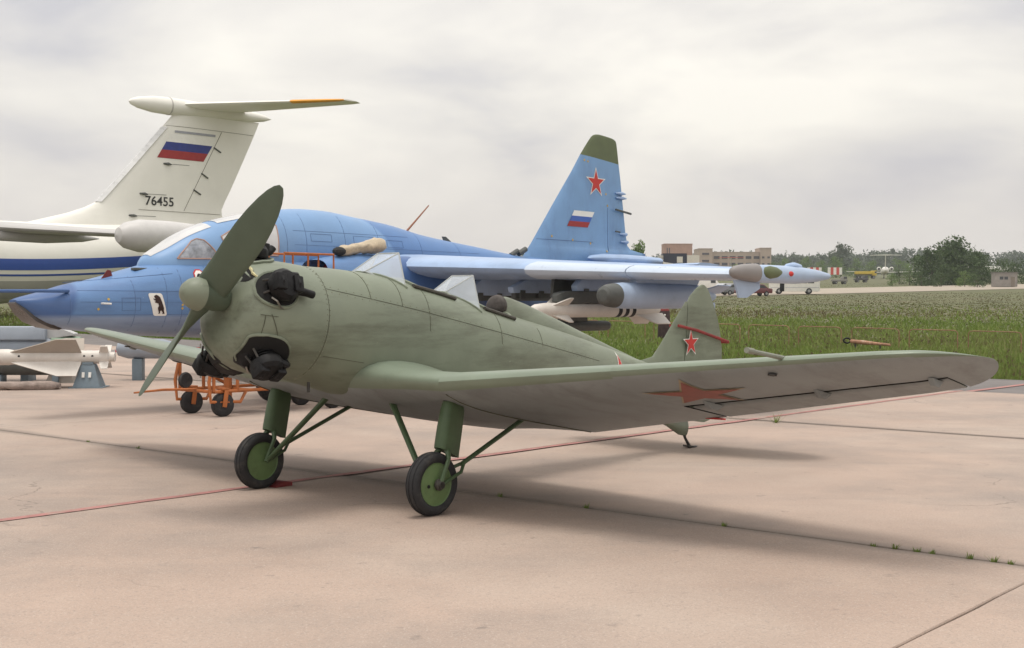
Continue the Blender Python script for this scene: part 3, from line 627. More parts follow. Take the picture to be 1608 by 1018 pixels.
# red gust-lock bar across the rudder
rb = MB(); rb.tube([(6.22, .055, .555), (6.6, .055, .55), (7.28, .055, .50)], .016, 8, sq=(.7, 1.1)); rb.tube([(6.22, -.055, .555), (6.6, -.055, .55), (7.28, -.055, .50)], .016, 8, sq=(.7, 1.1)); rb.tube([(7.28, .055, .50), (7.28, -.055, .50)], .02, 8)
rg = empty('rudder_lock', (UTX, UTY, 0), math.pi/2-UYAW); rb.build('clamp_bar', mat('lock_red', (.22, .022, .02), .6, var=.2, scale=10), rg, tf=U); tag(rg, 'red wooden lock bar clamped across the green rudder', 'gust lock')
# chock
ck = MB(); ck.prism([(0, 0, 0), (.20, 0, 0), (.20, 0, .035), (.09, 0, .05), (.02, 0, .012)], (0, .22, 0))
o = ck.build('wheel_chock', mat('chock_red', (.17, .025, .025), .7, var=.2, scale=8), None, bevel=.006, smooth=0)
cw = Matrix.Rotation(math.pi/2-UYAW, 3, 'Z') @ Vector(U(1.577, -1.056, -1.237)); o.location = (UTX+cw.x+.08*math.sin(UYAW)+.08, UTY+cw.y+.08*math.cos(UYAW)-.06, .003); o.rotation_euler = (0, 0, math.pi/2-UYAW)
tag(o, 'low red wedge chock behind the wheel of the green plane', 'wheel chock')
# ------------------------------------------------------------------ blue camouflaged attack jet
JX, JY, JYAW = -6.77184, 17.2436, .69548
def J(X, P, Z): return (X, -P, Z)
blue = camo('jet_blue_camouflage', [(.065, .135, .32), (.13, .25, .48)], .38, .42, under=(.25, .33, .48), zsplit=1.42, loc=(3.1, .4, .3))
blue_t = camo('jet_tail_camouflage', [(.10, .20, .40), (.19, .345, .58)], .36, .42, loc=(.4, 2.1, .9))
lblue = mat('jet_pale_blue', (.33, .45, .66), .38, var=.07, scale=1.5, bump=.03, bscale=8, stain=(.25, .33, .47), stain_amt=.3)
grime(blue, (.3, 1.2, 2.0), (.09, .14, .28), .5, 1.6, chips=(.30, .40, .55)); grime(blue_t, (1.2, 1.2, .4), (.11, .18, .34), .5, 1.4); grime(lblue, (.4, 1.5, 1.5), (.22, .29, .42), .5, 1.6)
pblue = mat('pylon_pale_blue', (.36, .45, .60), .45, var=.07, scale=3, stain=(.24, .3, .4), stain_amt=.4)
greyn = mat('nose_window_grey', (.06, .052, .048), .3, var=.15, scale=5)
dgrey = mat('launcher_grey', (.085, .09, .085), .5, var=.2, scale=5, stain=(.05, .05, .05), stain_amt=.5)
olive = mat('radome_olive', (.11, .135, .065), .55, var=.12, scale=4)
mwhite = mat('missile_white', (.66, .62, .57), .45, var=.06, scale=4, stain=(.5, .45, .4), stain_amt=.4)
yellow = mat('yellow_mark', (.6, .4, .06), .5)
sealant = mat('canopy_sealant', (.42, .27, .22), .7)
jglass = mat('canopy_glass', (.27, .29, .33), .05, var=.7, scale=7, spec=1.0, alpha=.85)
jglassp = mat('windscreen_glass_sky_pale', (.62, .62, .62), .05, var=.12, scale=2, spec=1.0, alpha=.9)  # paleness put into the colour for sky mirrored in and seen through panes
jet = tag(empty('attack_jet', (JX, JY, 0), math.pi/2-JYAW), 'blue camouflaged swept fin attack jet behind the green propeller plane', 'jet')
JF = [(-.03, .10, 1.65, 1.60, 3.0), (.10, .21, 1.69, 1.47, 2.8), (.22, .27, 1.72, 1.37, 2.7), (.42, .325, 1.77, 1.285, 2.6), (.73, .39, 1.86, 1.235, 2.5), (1.23, .47, 1.965, 1.18, 2.4), (1.8, .54, 2.12, 1.13, 2.4),
      (2.6, .60, 2.30, 1.09, 2.5), (3.6, .63, 2.37, 1.05, 2.6), (5.0, .66, 2.42, 1.05, 2.8), (7.0, .70, 2.42, 1.08, 2.8), (9.0, .68, 2.38, 1.15, 2.7), (11, .60, 2.34, 1.35, 2.5), (13.0, .48, 2.38, 1.62, 2.3), (14.6, .28, 2.42, 1.95, 2.2), (15.3, .10, 2.44, 2.2, 2)]
mb = MB(); mb.rings([super_ring(float(x), *(interp(JF, x, k) for k in (1, 2, 3, 4)), 44) for x in np.concatenate([np.linspace(-.03, 1.2, 18), np.linspace(1.35, 15.3, 70)])]); mb.build('fuselage', blue, jet, tf=J, smooth=45)
JS = [(1.95, .02, 2.20, 1.95, 2.2), (2.05, .22, 2.31, 1.9, 2.2), (2.3, .36, 2.46, 1.8, 2.3), (2.64, .44, 2.66, 1.8, 2.3), (3.1, .485, 2.85, 1.8, 2.2), (3.5, .50, 2.95, 1.8, 2.15), (4.1, .51, 3.07, 1.8, 2.1), (4.6, .52, 3.145, 1.8, 2.1), (5.1, .52, 3.175, 1.8, 2.1), (5.5, .52, 3.17, 1.8, 2.1), (6.1, .52, 3.11, 1.8, 2.1), (6.95, .50, 3.02, 1.8, 2.1), (7.9, .46, 2.86, 1.8, 2.1), (9.3, .40, 2.71, 1.8, 2.1), (10.9, .32, 2.56, 1.9, 2.1), (13, .26, 2.5, 2.0, 2.1), (14.9, .2, 2.49, 2.2, 2.1)]
mb = MB(); mb.rings([super_ring(float(x), *(interp(JS, x, k) for k in (1, 2, 3, 4)), 40) for x in np.concatenate([np.linspace(1.95, 4.5, 40), np.linspace(4.65, 14.9, 60)])])
mb.build('spine', camo('jet_spine_camouflage', [(.20, .345, .58), (.12, .235, .47)], .34, .42, loc=(1.6, .3, 2.0)), jet, tf=J, smooth=45)
def sidep(x, z, of=.006): return (x, side_P(JS, x, z)+of, z)
# canopy panes: quarter light, side window, front screen
can = empty('canopy', (0, 0, 0)); can.parent = jet
def pane(poly, m, nm='pane', of=.008, cuts=4):
    p = patch(poly, lambda a_, b_: sidep(a_, b_, of), nm, m, can, cuts, J)
    mb = MB(); mb.tube([sidep(a_, b_, of) for a_, b_ in dens(poly)], .011, 5); mb.build('sealant_bead', sealant, p, tf=J); return p
def dens(poly, n=6):
    o_ = []
    for i in range(len(poly)):
        a_, b_ = poly[i], poly[(i+1) % len(poly)]; o_ += [(a_[0]+(b_[0]-a_[0])*k/n, a_[1]+(b_[1]-a_[1])*k/n) for k in range(n)]
    return o_+[poly[0]]
pane([(2.36, 2.27), (2.44, 2.36), (2.63, 2.54), (2.72, 2.58), (2.82, 2.56), (2.95, 2.42), (3.04, 2.28)], jglass)
pane([(3.12, 2.63), (3.30, 2.72), (4.02, 2.92), (4.15, 2.90), (4.19, 2.84), (4.16, 2.36), (3.28, 2.36), (3.16, 2.45)], jglassp)
mb = MB(); rs = []
for x in np.linspace(2.06, 3.05, 14): rs.append([(float(x), p, top_Z(JS, float(x), p)+.008) for p in np.linspace(-.55, .55, 9)*interp(JS, float(x), 1)])
mb.rings(rs, closed=False); mb.build('front_screen', jglassp, can, tf=J, recalc=False)
mb = MB(); rs = []
for x in np.linspace(3.2, 4.35, 14): rs.append([(float(x), p, top_Z(JS, float(x), p)+.008) for p in np.linspace(-.45, .45, 9)*interp(JS, float(x), 1)])
mb.rings(rs, closed=False); mb.build('roof_pane', jglassp, can, tf=J, recalc=False)
# nose: slanted sensor window, booms, red vane, emblem
nz_ = [(-.05, 1.615, .085), (.03, 1.54, .15), (.10, 1.465, .18), (.22, 1.362, .20), (.42, 1.278, .19), (.60, 1.245, .12)]
mb = MB(); mb.rings([[(x-.012, p, z-.014) for p in np.linspace(-1, 1, 7)*wd] + [(x+.05, p, z+.02) for p in np.linspace(1, -1, 7)*wd] for x, z, wd in nz_]); mb.build('sensor_window', greyn, jet, tf=J)
for sd_, zz in ((1, 1.745), (-1, 1.745)):
    mb = MB(); mb.tube([(.62, sd_*.30, zz+.03), (.3, sd_*.345, zz+.025), (-.55, sd_*.36, zz+.02), (-1.05, sd_*.36, zz+.02)], [.03, .025, .021, .012], 8); mb.build('pitot_boom', blue, jet, tf=J)
mb = MB(); q = top_Z(JF, 1.30, .14); mb.prism([(1.22, .14, q-.03), (1.42, .14, q-.02), (1.38, .14, q+.10), (1.33, .14, q+.11)], (0, .015, 0)); mb.build('vane_cover', mat('cover_dark_red', (.16, .03, .03), .8), jet, tf=J, smooth=0)
mb = MB(); q = top_Z(JF, 1.75, .2); mb.box((1.82, .2, q+.015), (.22, .10, .04)); mb.build('top_vent', dgrey, jet, tf=J, bevel=.01)
def fp(x, z, of=.006): return (x, side_P(JF, x, z)+of, z)
BT = math.tan(R(-12))
def bear(a_, b_): return (1.90+a_-b_*.30, 1.585+b_)
rr_ = []
for cx, cy, a0 in ((.075, .13, 0), (-.075, .13, 90), (-.075, -.13, 180), (.075, -.13, 270)):
    for k in range(5): t = R(a0+90*k/4); rr_.append(bear(cx+.035*math.cos(t), cy+.035*math.sin(t)))
patch(rr_, lambda a_, b_: fp(a_, b_, .006), 'emblem_panel', white, jet, 2, J)
bo = [(-.02, .135), (.005, .142), (.03, .13), (.055, .105), (.062, .06), (.068, .0), (.072, -.05), (.062, -.095), (.066, -.135), (.02, -.137), (.038, -.12), (.018, -.085), (-.005, -.10), (-.01, -.13), (-.048, -.133), (-.03, -.118), (-.032, -.08), (-.03, -.045), (-.005, -.02), (-.005, .015), (-.05, .028), (-.062, .04), (-.035, .048), (-.068, .078), (-.065, .088), (-.03, .08), (-.042, .108), (-.045, .118)]
patch([bear(a_*.95+.01, b_) for a_, b_ in bo], lambda a_, b_: fp(a_, b_, .010), 'bear_emblem', mat('emblem_brown', (.035, .015, .012), .6), jet, 1, J)
# warning plate by the cockpit
oc = [(2.62+.10*math.cos(R(22.5+45*k)), 2.02+.10*math.sin(R(22.5+45*k))) for k in range(8)]
patch(oc, lambda a_, b_: fp(a_, b_, .006), 'warning_plate_edge', red, jet, 2, J); patch([(2.62+(a_-2.62)*.8, 2.02+(b_-2.02)*.8) for a_, b_ in oc], lambda a_, b_: fp(a_, b_, .010), 'warning_plate', white, jet, 2, J)
for x, z in ((2.35, 1.86), (1.0, 1.52), (1.15, 1.66), (2.3, 1.58), (2.3, 1.53)):
    patch([(x+.018*math.cos(t), z+.018*math.sin(t)) for t in (2*math.pi*k/8 for k in range(8))], lambda a_, b_: fp(a_, b_, .006), 'rivet_mark', yellow, jet, 0, J)
mb = MB(); mb.tube([fp(1.05, 1.60, -.01), fp(1.05, 1.60, .06), (1.16, fp(1.05, 1.60)[1]+.06, 1.595)], .014, 7); mb.build('angle_probe', mat('probe_white', (.7, .7, .68), .4), jet, tf=J)
for pts_ in ([(x, 1.90+.10*(x-.8)) for x in np.linspace(.7, 2.2, 16)], [(2.30, z) for z in np.linspace(1.2, 2.2, 10)], [(x, 1.44) for x in np.linspace(.6, 3.0, 18)]):
    MB().tube([fp(a_, b_, .0) for a_, b_ in pts_], .005, 4).build('panel_seam', mat('jet_seam', (.10, .16, .30), .7), jet, tf=J)
sm_ = bpy.data.materials['jet_seam']
for x in (.62, 1.55, 2.05, 2.75, 3.3, 3.9): MB().tube([fp(x, z, 0) for z in np.linspace(interp(JF, x, 3)+.06, interp(JF, x, 2)-.06, 12)], .004, 4).build('panel_seam', sm_, jet, tf=J)
for z in (1.62, 1.78): MB().tube([fp(float(x), z, 0) for x in np.linspace(.75, 4.2, 24)], .0035, 4).build('panel_seam', sm_, jet, tf=J)
for x0, z0, w_, h_ in ((2.42, 1.50, .34, .16), (2.9, 1.6, .3, .22), (1.35, 1.50, .28, .18), (3.3, 1.85, .35, .2)):
    MB().tube([fp(*q, 0) for q in dens([(x0, z0), (x0+w_, z0), (x0+w_, z0+h_), (x0, z0+h_)])], .0035, 4).build('access_hatch', sm_, jet, tf=J)
for z in (2.55, 2.78): MB().tube([sidep(float(x), z, 0) for x in np.linspace(4.5, 7.2 if z > 2.6 else 9.2, 24)], .003, 4).build('panel_seam', sm_, jet, tf=J)
for x0, z0, w_, h_ in ((4.85, 2.62, .45, .12), (5.8, 2.6, .5, .14), (6.6, 2.58, .4, .12)):
    MB().tube([sidep(*q, 0) for q in dens([(x0, z0), (x0+w_, z0), (x0+w_, z0+h_), (x0, z0+h_)])], .0035, 4).build('access_hatch', sm_, jet, tf=J)
for x in (4.35, 4.75, 5.6, 6.4, 7.5, 8.6): MB().tube([sidep(x, z, 0) for z in np.linspace(2.4, top_Z(JS, x, .12), 10)], .0035, 4).build('panel_seam', bpy.data.materials['jet_seam'], jet, tf=J)
# nacelles with intakes
for s in (1, -1):
    NC = [(4.55, .36, 2.30, 1.50, 3.0), (4.75, .40, 2.34, 1.45, 2.8), (5.5, .44, 2.42, 1.38, 2.6), (7.5, .47, 2.40, 1.28, 2.5), (10, .46, 2.36, 1.34, 2.4), (12.0, .40, 2.30, 1.50, 2.2), (12.9, .33, 2.22, 1.62, 2)]
    mb = MB(); mb.rings([super_ring(float(x), *(interp(NC, x, k) for k in (1, 2, 3, 4)), 32, s*.92) for x in np.linspace(4.55, 12.9, 36)], cap=False); nc = mb.build('engine_nacelle', blue, jet, tf=J, smooth=45, recalc=False)
    mb = MB(); mb.rings([super_ring(5.0, .36, 2.30, 1.45, 2.8, 24, s*.92), super_ring(5.02, .02, 1.9, 1.88, 2, 24, s*.92)], cap=False); mb.build('intake_blank', mat('intake_red', (.25, .03, .03), .7), nc, tf=J)
    mb = MB(); mb.lathe([(12.4, .30), (13.2, .27), (13.25, .25), (12.6, .24)], (0, s*.92, 1.9), (1, 0, 0), 24); mb.build('exhaust_nozzle', dgrey, nc, tf=J)
# wings, slats, wing-tip pods
def jw(P): k = (P-.9)/6.1; return (6.15+1.45*k, 4.15-2.35*k, 2.24-.185*k)
for s in (1, -1):
    mb = MB(); mb.rings([[(x+u*c, s*P, z+zz*c) for u, zz in airfoil(14, .105, .0)] for P in np.linspace(.6, 7.0, 12) for x, c, z in (jw(P),)])
    wg = mb.build('wing', lblue, jet, tf=J, smooth=40)
    for P0, P1, ex in ((3.55, 5.2, .17), (5.215, 6.92, .16)):
        mb = MB(); rs = []
        for P in np.linspace(P0, P1, 6):
            x, c, z = jw(P); rs.append([(x-ex+u*c*1.0, s*P, z-.015+zz*c*1.0) for u, zz in [q for q in airfoil(14, .112, 0) if q[0] < .17]])
        mb.rings(rs); mb.build('slat', mat('slat_paint', (.50, .58, .70), .3, var=.05), wg, tf=J, smooth=40)
    mb = MB(); tipx, tipc, tipz = jw(7.0)
    mb.rings([super_ring(x, r, tipz+r*k_, tipz-r*k_, e_, 24, s*7.13) for x, r, k_, e_ in ((7.46, .10, 1.05, 2.3), (7.56, .122, 1.06, 2.3), (7.9, .130, 1.05, 2.2), (8.8, .135, 1.0, 2.1), (9.5, .10, .95, 2), (9.9, .055, .9, 2), (10.0, .02, .9, 2))])
    pd = mb.build('wingtip_pod', mat('pod_paint', (.36, .46, .62), .35, var=.06) if s == 1 else lblue, wg, tf=J, smooth=50)
    mb = MB(); mb.rings([super_ring(x, r, tipz+.01+r*1.06, tipz+.01-r*1.06, 2.3, 24, s*7.13) for x, r in ((6.88, .02), (6.91, .06), (7.0, .088), (7.2, .112), (7.42, .126), (7.54, .130))]); mb.build('pod_nose', mat('pod_grey', (.24, .225, .22), .5, var=.08), pd, tf=J, smooth=50)
    mb = MB(); mb.rings([super_ring(x, r, tipz+.02+r*1.6, tipz+.02-r*1.6, 2, 16, s*7.235) for x, r in ((7.6, .02), (7.66, .045), (7.8, .06), (8.0, .05), (8.18, .02))]); mb.build('side_radome', olive, pd, tf=J)
    mb = MB(); mb.sphere((8.42, s*7.26, tipz+.01), (.07, .03, .04), 10, 6); mb.build('position_light', red if s == 1 else mat('green_lamp', (.03, .3, .1), .3), pd, tf=J)
    mb = MB(); mb.prism([(7.0, s*7.08, tipz-.10), (7.75, s*7.08, tipz-.10), (7.74, s*7.08, tipz-.22), (7.36, s*7.08, tipz-.355), (7.14, s*7.08, tipz-.355)], (0, .03*s, 0)); mb.build('lamp_shield', pblue, pd, tf=J, smooth=0)
    mb = MB(); mb.rings([super_ring(x, r, tipz+.12+r, tipz+.10-r*.5, 2, 12, s*7.13) for x, r in ((8.45, .01), (8.55, .05), (8.75, .075), (8.95, .05), (9.02, .01))]); mb.build('top_fairing', lblue, pd, tf=J)
    mb = MB(); mb.rings([[(12.9+.45*(P-.4)+u*c, s*P, 2.33+.05*(P-.4)+zz*c) for u, zz in airfoil(10, .09, 0)] for P in np.linspace(.3, 2.35, 5) for c in (1.75-.42*(P-.4),)]); mb.build('tailplane', lblue, jet, tf=J, smooth=40)
# fin
FN = [(2.35, 10.6, 15.15), (2.57, 10.92, 15.35), (2.74, 11.07, 15.33), (2.80, 11.13, 14.80), (2.88, 11.2, 14.62), (3.7, 11.90, 14.44), (4.73, 12.80, 14.26), (5.1, 13.12, 14.19), (5.22, 13.24, 14.16), (5.27, 13.34, 14.12), (5.30, 13.50, 13.95)]
def finring(z):
    le, te = interp(FN, z, 1), interp(FN, z, 2); c = te-le; return [(le+u*c, zz*c, z-(le+u*c-13.3)*.07*(1 if z > 4.5 else 0)) for u, zz in airfoil(10, .055, 0)]
FZ = 4.76
zl = [2.3, 2.5, 2.65, 2.74, 2.78, 2.82, 2.9, 3.2, 3.6, 4.0, 4.4, FZ]
mb = MB(); mb.rings([finring(z) for z in zl]); jf = mb.build('fin', blue_t, jet, tf=J, smooth=35)
mb = MB(); mb.rings([finring(z) for z in (FZ, 4.95, 5.1, 5.2, 5.25, 5.28, 5.295)]); mb.build('fin_cap', olive, jf, tf=J, smooth=35)
def finp(x, z, of=.007):
    le, te = interp(FN, z, 1), interp(FN, z, 2); c = te-le; u = min(.99, max(.001, (x-le)/c)); t = .055
    return (x, 5*t*(.2969*math.sqrt(u)-.126*u-.3516*u*u+.2843*u**3-.1036*u**4)*c+of, z)
for nm, rr, mm_, of in (('star_edge', .345, white, .007), ('star', .285, red, .012)):
    patch([(13.33+a_*1.12, 4.22+b_) for a_, b_ in star_poly(rr)], lambda a_, b_: finp(a_, b_, of), nm, mm_, jf, 1, J)
def flag(poly0, w_, h_, sl, fn, par, names, tf):
    for i, (nm, mm_) in enumerate(names):
        z1 = poly0[1]-h_*i/3; z0 = poly0[1]-h_*(i+1)/3
        patch([(poly0[0]+sl*(z0-poly0[1]), z0), (poly0[0]+w_+sl*(z0-poly0[1]), z0), (poly0[0]+w_+sl*(z1-poly0[1]), z1), (poly0[0]+sl*(z1-poly0[1]), z1)], fn, nm, mm_, par, 2, tf)
fblue = mat('flag_blue', (.05, .12, .42), .5); fred = mat('flag_red', (.32, .03, .03), .5); fnavy = mat('flag_navy', (.03, .045, .22), .5)
flag((12.52, 3.58), .74, .345, .75, lambda a_, b_: finp(a_, b_), jf, (('flag_band', white), ('flag_band', fblue), ('flag_band', fred)), J)
for z, l in ((4.05, .28), (3.95, .3), (3.15, .2), (2.98, .2)):
    x = interp(FN, z, 2); mb = MB(); mb.tube([(x-.30, .05, z), (x-.05, .05, z), (x+l-.2, .05, z)], [.012, .04, .012], 8); mb.build('static_fairing', lblue, jf, tf=J)
mb = MB(); x = interp(FN, 3.66, 2); mb.tube([(x-.42, .09, 3.68), (x+.22, .05, 3.62)], .025, 6); mb.build('rudder_damper', dgrey, jf, tf=J)
mb = MB(); mb.tube([(x-.42, .085, 3.20), (x-.25, .085, 3.19)], .018, 6); mb.build('hinge_fairing', dgrey, jf, tf=J)
MB().tube([finp(13.78, z, 0) for z in np.linspace(2.75, 3.7, 8)], .006, 4).build('panel_seam', bpy.data.materials['jet_seam'], jf, tf=J)
MB().tube([finp(x, 2.93, 0) for x in np.linspace(11.3, 13.2, 8)], .006, 4).build('panel_seam', bpy.data.materials['jet_seam'], jf, tf=J)
for x, z in ((12.93, 4.68), (13.05, 4.66), (13.72, 4.0), (13.78, 3.75), (11.75, 3.0), (12.45, 2.95), (13.1, 2.9), (13.7, 2.75)):
    patch([(x+.025*math.cos(t), z+.025*math.sin(t)) for t in (2*math.pi*k/8 for k in range(8))], lambda a_, b_: finp(a_, b_, .006), 'rivet_mark', yellow, jf, 0, J)
mb = MB(); mb.tube([(10.4, .1, 2.56), (10.62, .1, 2.66)], .05, 8); mb.tube([(10.62, .12, 2.6), (10.85, .12, 2.70)], .055, 8); mb.build('fin_root_scoop', dgrey, jet, tf=J)
mb = MB(); mb.rings([super_ring(x, r, 2.56+r*.55, 2.56-r*.55, 2, 20, .42) for x, r in ((12.55, .02), (12.7, .13), (13.1, .2), (13.8, .21), (14.6, .19), (15.2, .15))]); bl = mb.build('tail_fairing', lblue, jet, tf=J)
mb = MB(); mb.lathe([(15.19, .085), (15.32, .07), (15.36, .02)], (0, .42, 2.56), (1, 0, 0), 16); mb.build('fairing_cap', mat('cap_cream', (.6, .45, .3), .5), bl, tf=J)
mb = MB(); mb.tube([(7.55, 0, 2.9), (8.15, 0, 3.42)], [.022, .012], 6); mb.build('blade_antenna', mat('antenna_rust', (.25, .09, .045), .6), jet, tf=J)
mb = MB(); mb.prism([(8.55, 0, 2.78), (8.75, 0, 2.77), (8.6, 0, 2.86), (8.5, 0, 2.86)], (0, .02, 0)); mb.build('dorsal_blade', dgrey, jet, tf=J, smooth=0)
# landing gear of the jet
def jet_wheel(X, P, r, wd, legtop):
    mb = MB(); mb.lathe([(-wd/2, r*.5), (-wd/2, r*.85), (-wd*.3, r*.985), (0, r), (wd*.3, r*.985), (wd/2, r*.85), (wd/2, r*.5)], (X, P, r), (0, 1, 0), 32); wl = mb.build('gear_wheel', rubber, jet, tf=J, smooth=50)
    mb = MB(); mb.lathe([(-wd*.5, .02), (-wd*.42, r*.42), (-wd*.5, r*.54), (wd*.5, r*.54), (wd*.42, r*.42), (wd*.5, .02)], (X, P, r), (0, 1, 0), 24); mb.build('wheel_rim', gear_g, wl, tf=J)
    mb = MB(); mb.tube([(X, P-.16, r), (X, P-.16, r+.35), (X+.03, P-.10, legtop)], .06, 10); mb.tube([(X, P, r), (X, P-.16, r)], .05, 8); mb.build('gear_leg', lblue, wl, tf=J)
jet_wheel(4.42, .08, .33, .2, 1.25); jet_wheel(8.3, 1.25, .42, .26, 1.5); jet_wheel(8.3, -1.15, .42, .26, 1.5)
mb = MB(); rs = []
for k in range(10): t = R(-10+150*k/9); rs.append([(4.42+.385*math.cos(t), p, .33+.385*math.sin(t)) for p in (-.06, .22)])
mb.rings(rs, closed=False); mb.build('mudguard', mat('mudguard_grey', (.33, .38, .45), .5), jet, tf=J, recalc=False)
# pylons
for P, x0, x1, x2, x3, zb in ((1.9, 7.12, 7.75, 9.6, 9.9, 1.74), (2.8, 7.16, 7.95, 9.6, 9.9, 1.78), (4.05, 7.25, 7.62, 9.3, 9.5, 1.80), (5.15, 7.3, 7.6, 9.0, 9.2, 1.90)):
    for s in (1, -1):
        x, c, z = jw(P); mb = MB(); po = [(x0, zb+.10), (x0+.03, zb), (x3-.1, zb), (x3, zb+.12), (x2, z+.0), (x1, z+.03), (x1-.12, z-.06)]
        rs = [[(a_+(8.4-a_)*k, s*P+o_*s, b_) for a_, b_ in po] for o_, k in ((-.055, .05), (-.06, .0), (.06, .0), (.055, .05))]
        mb.rings([[(a_, s*P-.065, b_) for a_, b_ in po], [(a_, s*P+.065, b_) for a_, b_ in po]]); py = mb.build('pylon', pblue, jet, tf=J, bevel=.03, smooth=40)
        if P < 4.2:
            mb = MB().box((8.4, s*P, zb-.04), (2.3, .09, .09)); mb.box((x0+.25, s*P, zb-.02), (.12, .16, .14)); mb.box((x0+.75, s*P, zb-.02), (.12, .16, .12)); mb.build('ejector_rack', dgrey, py, tf=J, smooth=0)
# dark launcher + white banded missile under the third pylon
def fins(mb, X0, X1, r0, r1, o, rots, th=.018, sweep=.5):
    for a in rots:
        d = Vector((0, math.cos(a), math.sin(a))); n_ = Vector((0, -math.sin(a), math.cos(a)))*th/2; o_ = Vector(o)
        P_ = [o_+Vector((X0, 0, 0))+d*r0*.8, o_+Vector((X0+(X1-X0)*sweep, 0, 0))+d*r1, o_+Vector((X1, 0, 0))+d*r1, o_+Vector((X1, 0, 0))+d*r0*.8]
        mb.prism([p-n_ for p in P_], n_*2)
ln = tag(empty('missile_launcher', (JX, JY, 0), math.pi/2-JYAW), 'dark grey missile launcher rail hanging under the blue jet wing', 'launcher')
mb = MB(); mb.rings([[(x, 4.05+a_*w_, b_) for a_, b_ in ((-1, zt), (1, zt), (1, zb), (-1, zb))] for x, w_, zt, zb in ((6.75, .05, 1.74, 1.64), (6.82, .08, 1.78, 1.62), (7.0, .09, 1.81, 1.62), (9.0, .09, 1.81, 1.62), (9.35, .06, 1.68, 1.63))]); mb.build('rail_body', dgrey, ln, tf=J, bevel=.015, smooth=0)
mb = MB().box((8.0, 4.145, 1.73), (.06, .01, .07)); mb.build('latch', steel, ln, tf=J)
ms = tag(empty('air_missile', (JX, JY, 0), math.pi/2-JYAW), 'white air to ground missile with three black bands under the jet wing', 'missile')
mo = (0, 4.05, 1.505)
mb = MB(); mb.lathe([(6.15, .01), (6.18, .06), (6.28, .095), (6.5, .115), (9.0, .12), (9.25, .115), (9.65, .075), (9.70, .05), (9.71, .01)], mo, (1, 0, 0), 28); bd = mb.build('missile_body', mwhite, ms, tf=J)
for x in (8.35, 8.55, 8.75): mb = MB(); mb.lathe([(x, .12), (x, .1225), (x+.10, .1225), (x+.10, .12)], mo, (1, 0, 0), 28); mb.build('black_band', black, bd, tf=J)
for k in range(4):
    mb = MB(); fins(mb, 6.55, 7.0, .11, .27, mo, (R(45+90*k),), sweep=.8); mb.build('canard', mwhite, ms, tf=J, smooth=0)
    mb = MB(); fins(mb, 8.8, 9.72, .11, .34, mo, (R(45+90*k),), sweep=.55); mb.build('tail_fin', mwhite, ms, tf=J, smooth=0)
mb = MB().box((8.0, 4.05, 1.62), (1.6, .06, .06)); mb.build('hanger', dgrey, ms, tf=J)
bm_ = tag(empty('slim_bomb', (JX, JY, 0), math.pi/2-JYAW), 'long dark grey store hanging below the white missile under the jet wing', 'bomb')
mb = MB(); mb.lathe([(6.6, .02), (6.65, .06), (6.9, .085), (8.75, .085), (8.82, .07), (8.83, .02)], (0, 3.6, 1.235), (1, 0, 0), 20); mb.build('store_body', dgrey, bm_, tf=J)
mb = MB().rings([[(7.2, 3.57, 1.30), (7.2, 3.63, 1.30), (8.2, 3.63, 1.30), (8.2, 3.57, 1.30)], [(7.3, 3.57, 2.10), (7.3, 3.63, 2.10), (8.1, 3.63, 2.10), (8.1, 3.57, 2.10)]]); mb.build('store_pylon', dgrey, bm_, tf=J, smooth=0)
pdn = tag(empty('radar_pod', (JX, JY, 0), math.pi/2-JYAW), 'fat pale blue pod with blunt dark grey nose under the outer jet wing', 'pod')
mb = MB(); po_ = (0, 5.15, 1.735)
mb.lathe([(6.80, .185), (7.0, .20), (7.6, .205), (8.6, .205), (9.1, .19), (9.5, .13), (9.72, .05), (9.74, .01)], po_, (1, 0, 0), 32); pb = mb.build('pod_body', pblue, pdn, tf=J)
mb = MB(); mb.lathe([(6.50, .01), (6.51, .09), (6.55, .14), (6.64, .17), (6.81, .187)], po_, (1, 0, 0), 32); mb.build('pod_nose', dgrey, pb, tf=J)
mb = MB(); fins(mb, 8.95, 9.75, .13, .36, po_, (R(-90), R(30), R(150)), sweep=.5); mb.build('pod_fin', pblue, pb, tf=J, smooth=0)
# rolled canvas cover lying on the nacelle shoulder
cv = MB(); rs = []
cvs = mat('cream_canvas', (.50, .42, .31), .9, var=.2, scale=7, bump=.6, bscale=14, stain=(.2, .17, .14), stain_amt=.7)
for k in range(15):
    t = k/14; c = Vector((4.95+1.0*t, 1.02+.05*math.sin(3*t), 2.44+.15*t)); r = (.085+.065*t+.018*math.sin(9*t+1))*(.55 if k in (0, 14) else 1)
    rs.append([(c.x, c.y+(r+random.gauss(0, .012))*math.cos(a)*1.15, c.z+(r+random.gauss(0, .010))*math.sin(a)*.85) for a in (2*math.pi*j/16 for j in range(16))])
cv.rings(rs); co = empty('canvas_cover', (JX, JY, 0), math.pi/2-JYAW); cb = cv.build('cover_roll', cvs, co, tf=J, smooth=70)
mb = MB(); mb.sphere((4.93, 1.09, 2.44), (.12, .10, .075), 10, 7); mb.build('dark_bundle', mat('dark_cloth', (.03, .03, .03), .9), co, tf=J)
tag(co, 'rolled cream canvas cover lying on the back of the blue jet', 'cover')
